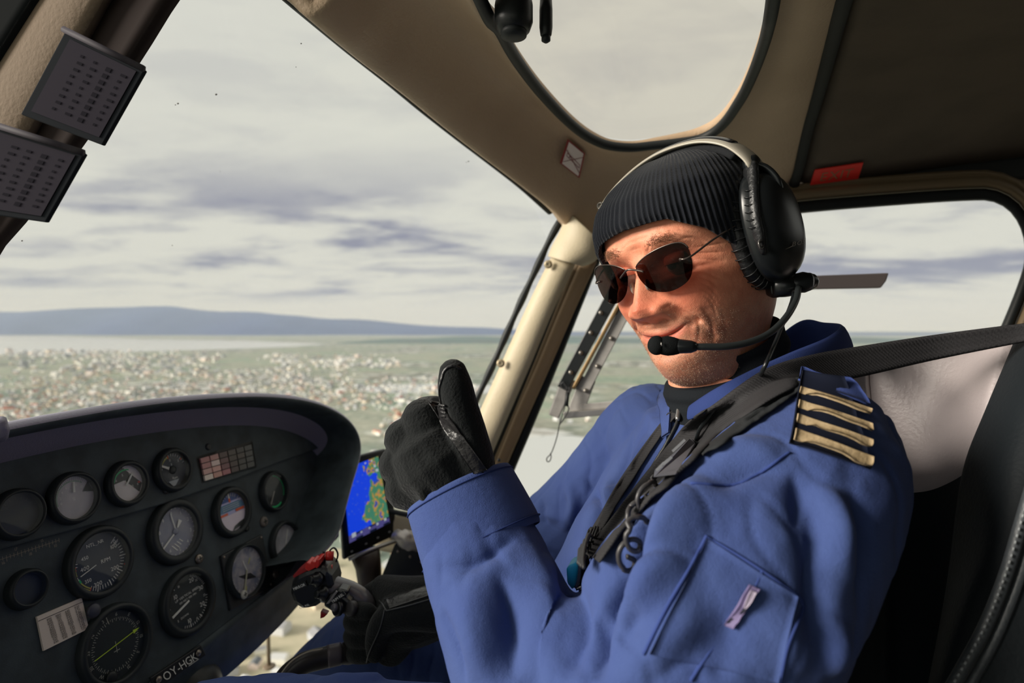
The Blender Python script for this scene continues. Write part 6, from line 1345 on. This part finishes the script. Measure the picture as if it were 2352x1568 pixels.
# ================= shoulder harness: webbing straps with real width and thickness
WEB = mat('webbing', (48, 47, 49), rough=.75, spec=.25, bump=(700, .5, .0008), wave=(160, .25, 'DIAGONAL')); WEBD = mat('webbing_dark', (40, 42, 44), rough=.8, spec=.2, bump=(700, .5, .0008))
def ribbon(name, L_, R_, m, parent, n=80, th=.0016, cols=9, lift=.0045):
    """strap between two picture edges; a point with a depth hangs free, one without lies on the suit"""
    def res(lst):
        S = spline([(p[0], p[1], 0) for p in lst], n); seg = np.array([0]+list(np.cumsum([math.hypot(lst[i+1][0]-lst[i][0], lst[i+1][1]-lst[i][1]) for i in range(len(lst)-1)]))); u = np.linspace(0, seg[-1], n)
        dk = np.interp(u, seg, [p[2] or 0 for p in lst]); fr_ = np.interp(u, seg, [1. if p[2] else 0. for p in lst]); return S, dk, fr_
    (SA, da, fa), (SB2, db, fb) = res(L_), res(R_); D = np.full((n, cols), np.nan)
    for i in range(n):
        for j in range(cols):
            w_ = j/(cols-1); x = SA[i]*(1-w_)+SB2[i]*w_; h, nn = hit(SBC, x[0], x[1]); ry = (P(x[0], x[1], 1)-EYE).normalized(); h = h-ry*(lift/max(.3, -nn.dot(ry))) if h is not None else None; dd = da[i]*(1-w_)+db[i]*w_; f_ = fa[i]*(1-w_)+fb[i]*w_
            if f_ > .98: D[i, j] = dd/max(f_, 1e-6)
            elif h is not None: D[i, j] = h.y if f_ < .02 else min(h.y, h.y*(1-f_)+dd)
    for j in range(cols):
        ok = ~np.isnan(D[:, j]); D[:, j] = np.interp(np.arange(n), np.arange(n)[ok], D[ok, j]) if ok.any() else .6
    D0 = D.copy()
    for _ in range(5): D = (np.pad(D, ((1, 1), (0, 0)), mode='edge')[:-2]+D+np.pad(D, ((1, 1), (0, 0)), mode='edge')[2:])/3; D = np.minimum(D, D0)
    g = []
    for i in range(n):
        for j in range(cols):
            w_ = j/(cols-1); x = SA[i]*(1-w_)+SB2[i]*w_; p = P(x[0], x[1], D[i, j]); g.append(p+(EYE-p).normalized()*(.0010 if j in (1, cols-2) else 0.0))
    q = MB(); q.add(*face_camera(g, grid_faces(n, cols))); return q.build(name, m, parent, solid=th)
hn = empty('shoulder_harness', on_suit(1335, 1330, .01), 'dark grey shoulder harness straps crossing the chest to the buckle', 'harness')
ribbon('shoulder_strap', [(1850, 838, .548), (1795, 872, None), (1724, 922, None), (1662, 968, None), (1600, 1020, None)], [(1882, 866, .548), (1826, 902, None), (1752, 952, None), (1692, 994, None), (1614, 1046, None)], WEBD, hn, lift=.0040)
ribbon('shoulder_strap', [(2420, 735, .50), (2352, 742, .515), (2150, 768, .535), (1940, 800, .535), (1860, 815, .53), (1795, 832, .517), (1737, 858, None), (1650, 920, None), (1567, 985, None), (1482, 1086, None), (1397, 1197, None), (1341, 1264, None)],
       [(2420, 775, .50), (2352, 786, .515), (2150, 826, .535), (1965, 868, .53), (1895, 876, .52), (1838, 884, .51), (1784, 906, None), (1716, 948, None), (1652, 992, None), (1545, 1104, None), (1455, 1186, None), (1374, 1290, None)], WEB, hn, lift=.0070)
ribbon('shoulder_strap', [(1560, 930, None), (1519, 968, None), (1430, 1090, None), (1378, 1180, None), (1346, 1236, None), (1336, 1272, None)], [(1574, 938, None), (1534, 978, None), (1458, 1094, None), (1398, 1190, None), (1366, 1250, None), (1354, 1284, None)], WEB, hn)
q = MB()
for k in range(4): q.add(*tube([on_suit(x+k*4, y+k*3, .012) for x, y in spline([(1378, 1218), (1366, 1250), (1362, 1290), (1362, 1310)], 20)], .0014, 6))
q.build('cord_loop', mat('cord_black', (44, 44, 46), rough=.6), hn)
bk_ = empty('buckle', on_suit(1318, 1330, .02), 'turquoise harness buckle with steel hook at the waist', 'buckle')
def bpt(x, y, l=.016): h = on_suit(x, y, 0, .55); return h+(EYE-h).normalized()*l
q = MB(); dB = .485; q.add(*prism([P(x, y, dB) for x, y in ((1300, 1306), (1308, 1298), (1324, 1292), (1329, 1300), (1322, 1345), (1314, 1356), (1302, 1340))], Vector((.006, .018, 0)))); q.build('push_button', mat('turquoise', (48, 186, 240), rough=.4, spec=.4), bk_, bevel=.003)
q = MB()
for pts in ([(1333, 1282), (1331, 1310), (1328, 1336), (1322, 1350)], [(1322, 1352), (1336, 1346), (1345, 1328), (1346, 1332)], [(1334, 1350), (1332, 1372)], [(1344, 1350), (1340, 1376)]): q.add(*tube([P(x, y, dB-.003) for x, y in spline(pts, 12)], .0016, 8))
q.build('hook', mat('steel_bright', (190, 188, 186), rough=.25, metal=.9), bk_)
q = MB(); q.add(*prism([P(x, y, dB+.004) for x, y in ((1328, 1290), (1345, 1284), (1356, 1330), (1340, 1352), (1326, 1350))], Vector((.004, .014, 0)))); q.build('plate', DARKM, bk_, bevel=.002)

# ================= cord hanging from the sliding window rail
lz = empty('lanyard', PW(1300, 886, .04), 'thin black cord with a loop hanging from the riveted window rail', 'cord')
CORD = mat('cord_thin', (30, 32, 34), rough=.6)
q = MB(); q.add(*tube([PW(x, y, .045) for x, y in spline([(1288, 884), (1294, 878), (1300, 886), (1306, 892), (1296, 892), (1288, 886)], 30)], .0022, 8)); q.build('knot', CORD, lz)
q = MB(); q.add(*tube([PW(x, y, .046) for x, y in spline([(1302, 886), (1298, 930), (1286, 970), (1280, 1000), (1272, 1026), (1265, 1042), (1256, 1052), (1257, 1060), (1263, 1058), (1266, 1048), (1264, 1040)], 60)], .0011, 8)); q.build('strand', CORD, lz)
q = MB(); q.add(*tube([PW(x, y, .047) for x, y in spline([(1308, 888), (1304, 925), (1306, 940), (1296, 960), (1284, 976)], 30)], .0013, 8)); q.build('strand', CORD, lz)
q = MB(); q.add(*tube([PW(x, y, .046) for x, y in ((1304, 900), (1302, 918), (1300, 932))], .0042, 8)); q.build('clip', CORD, lz)
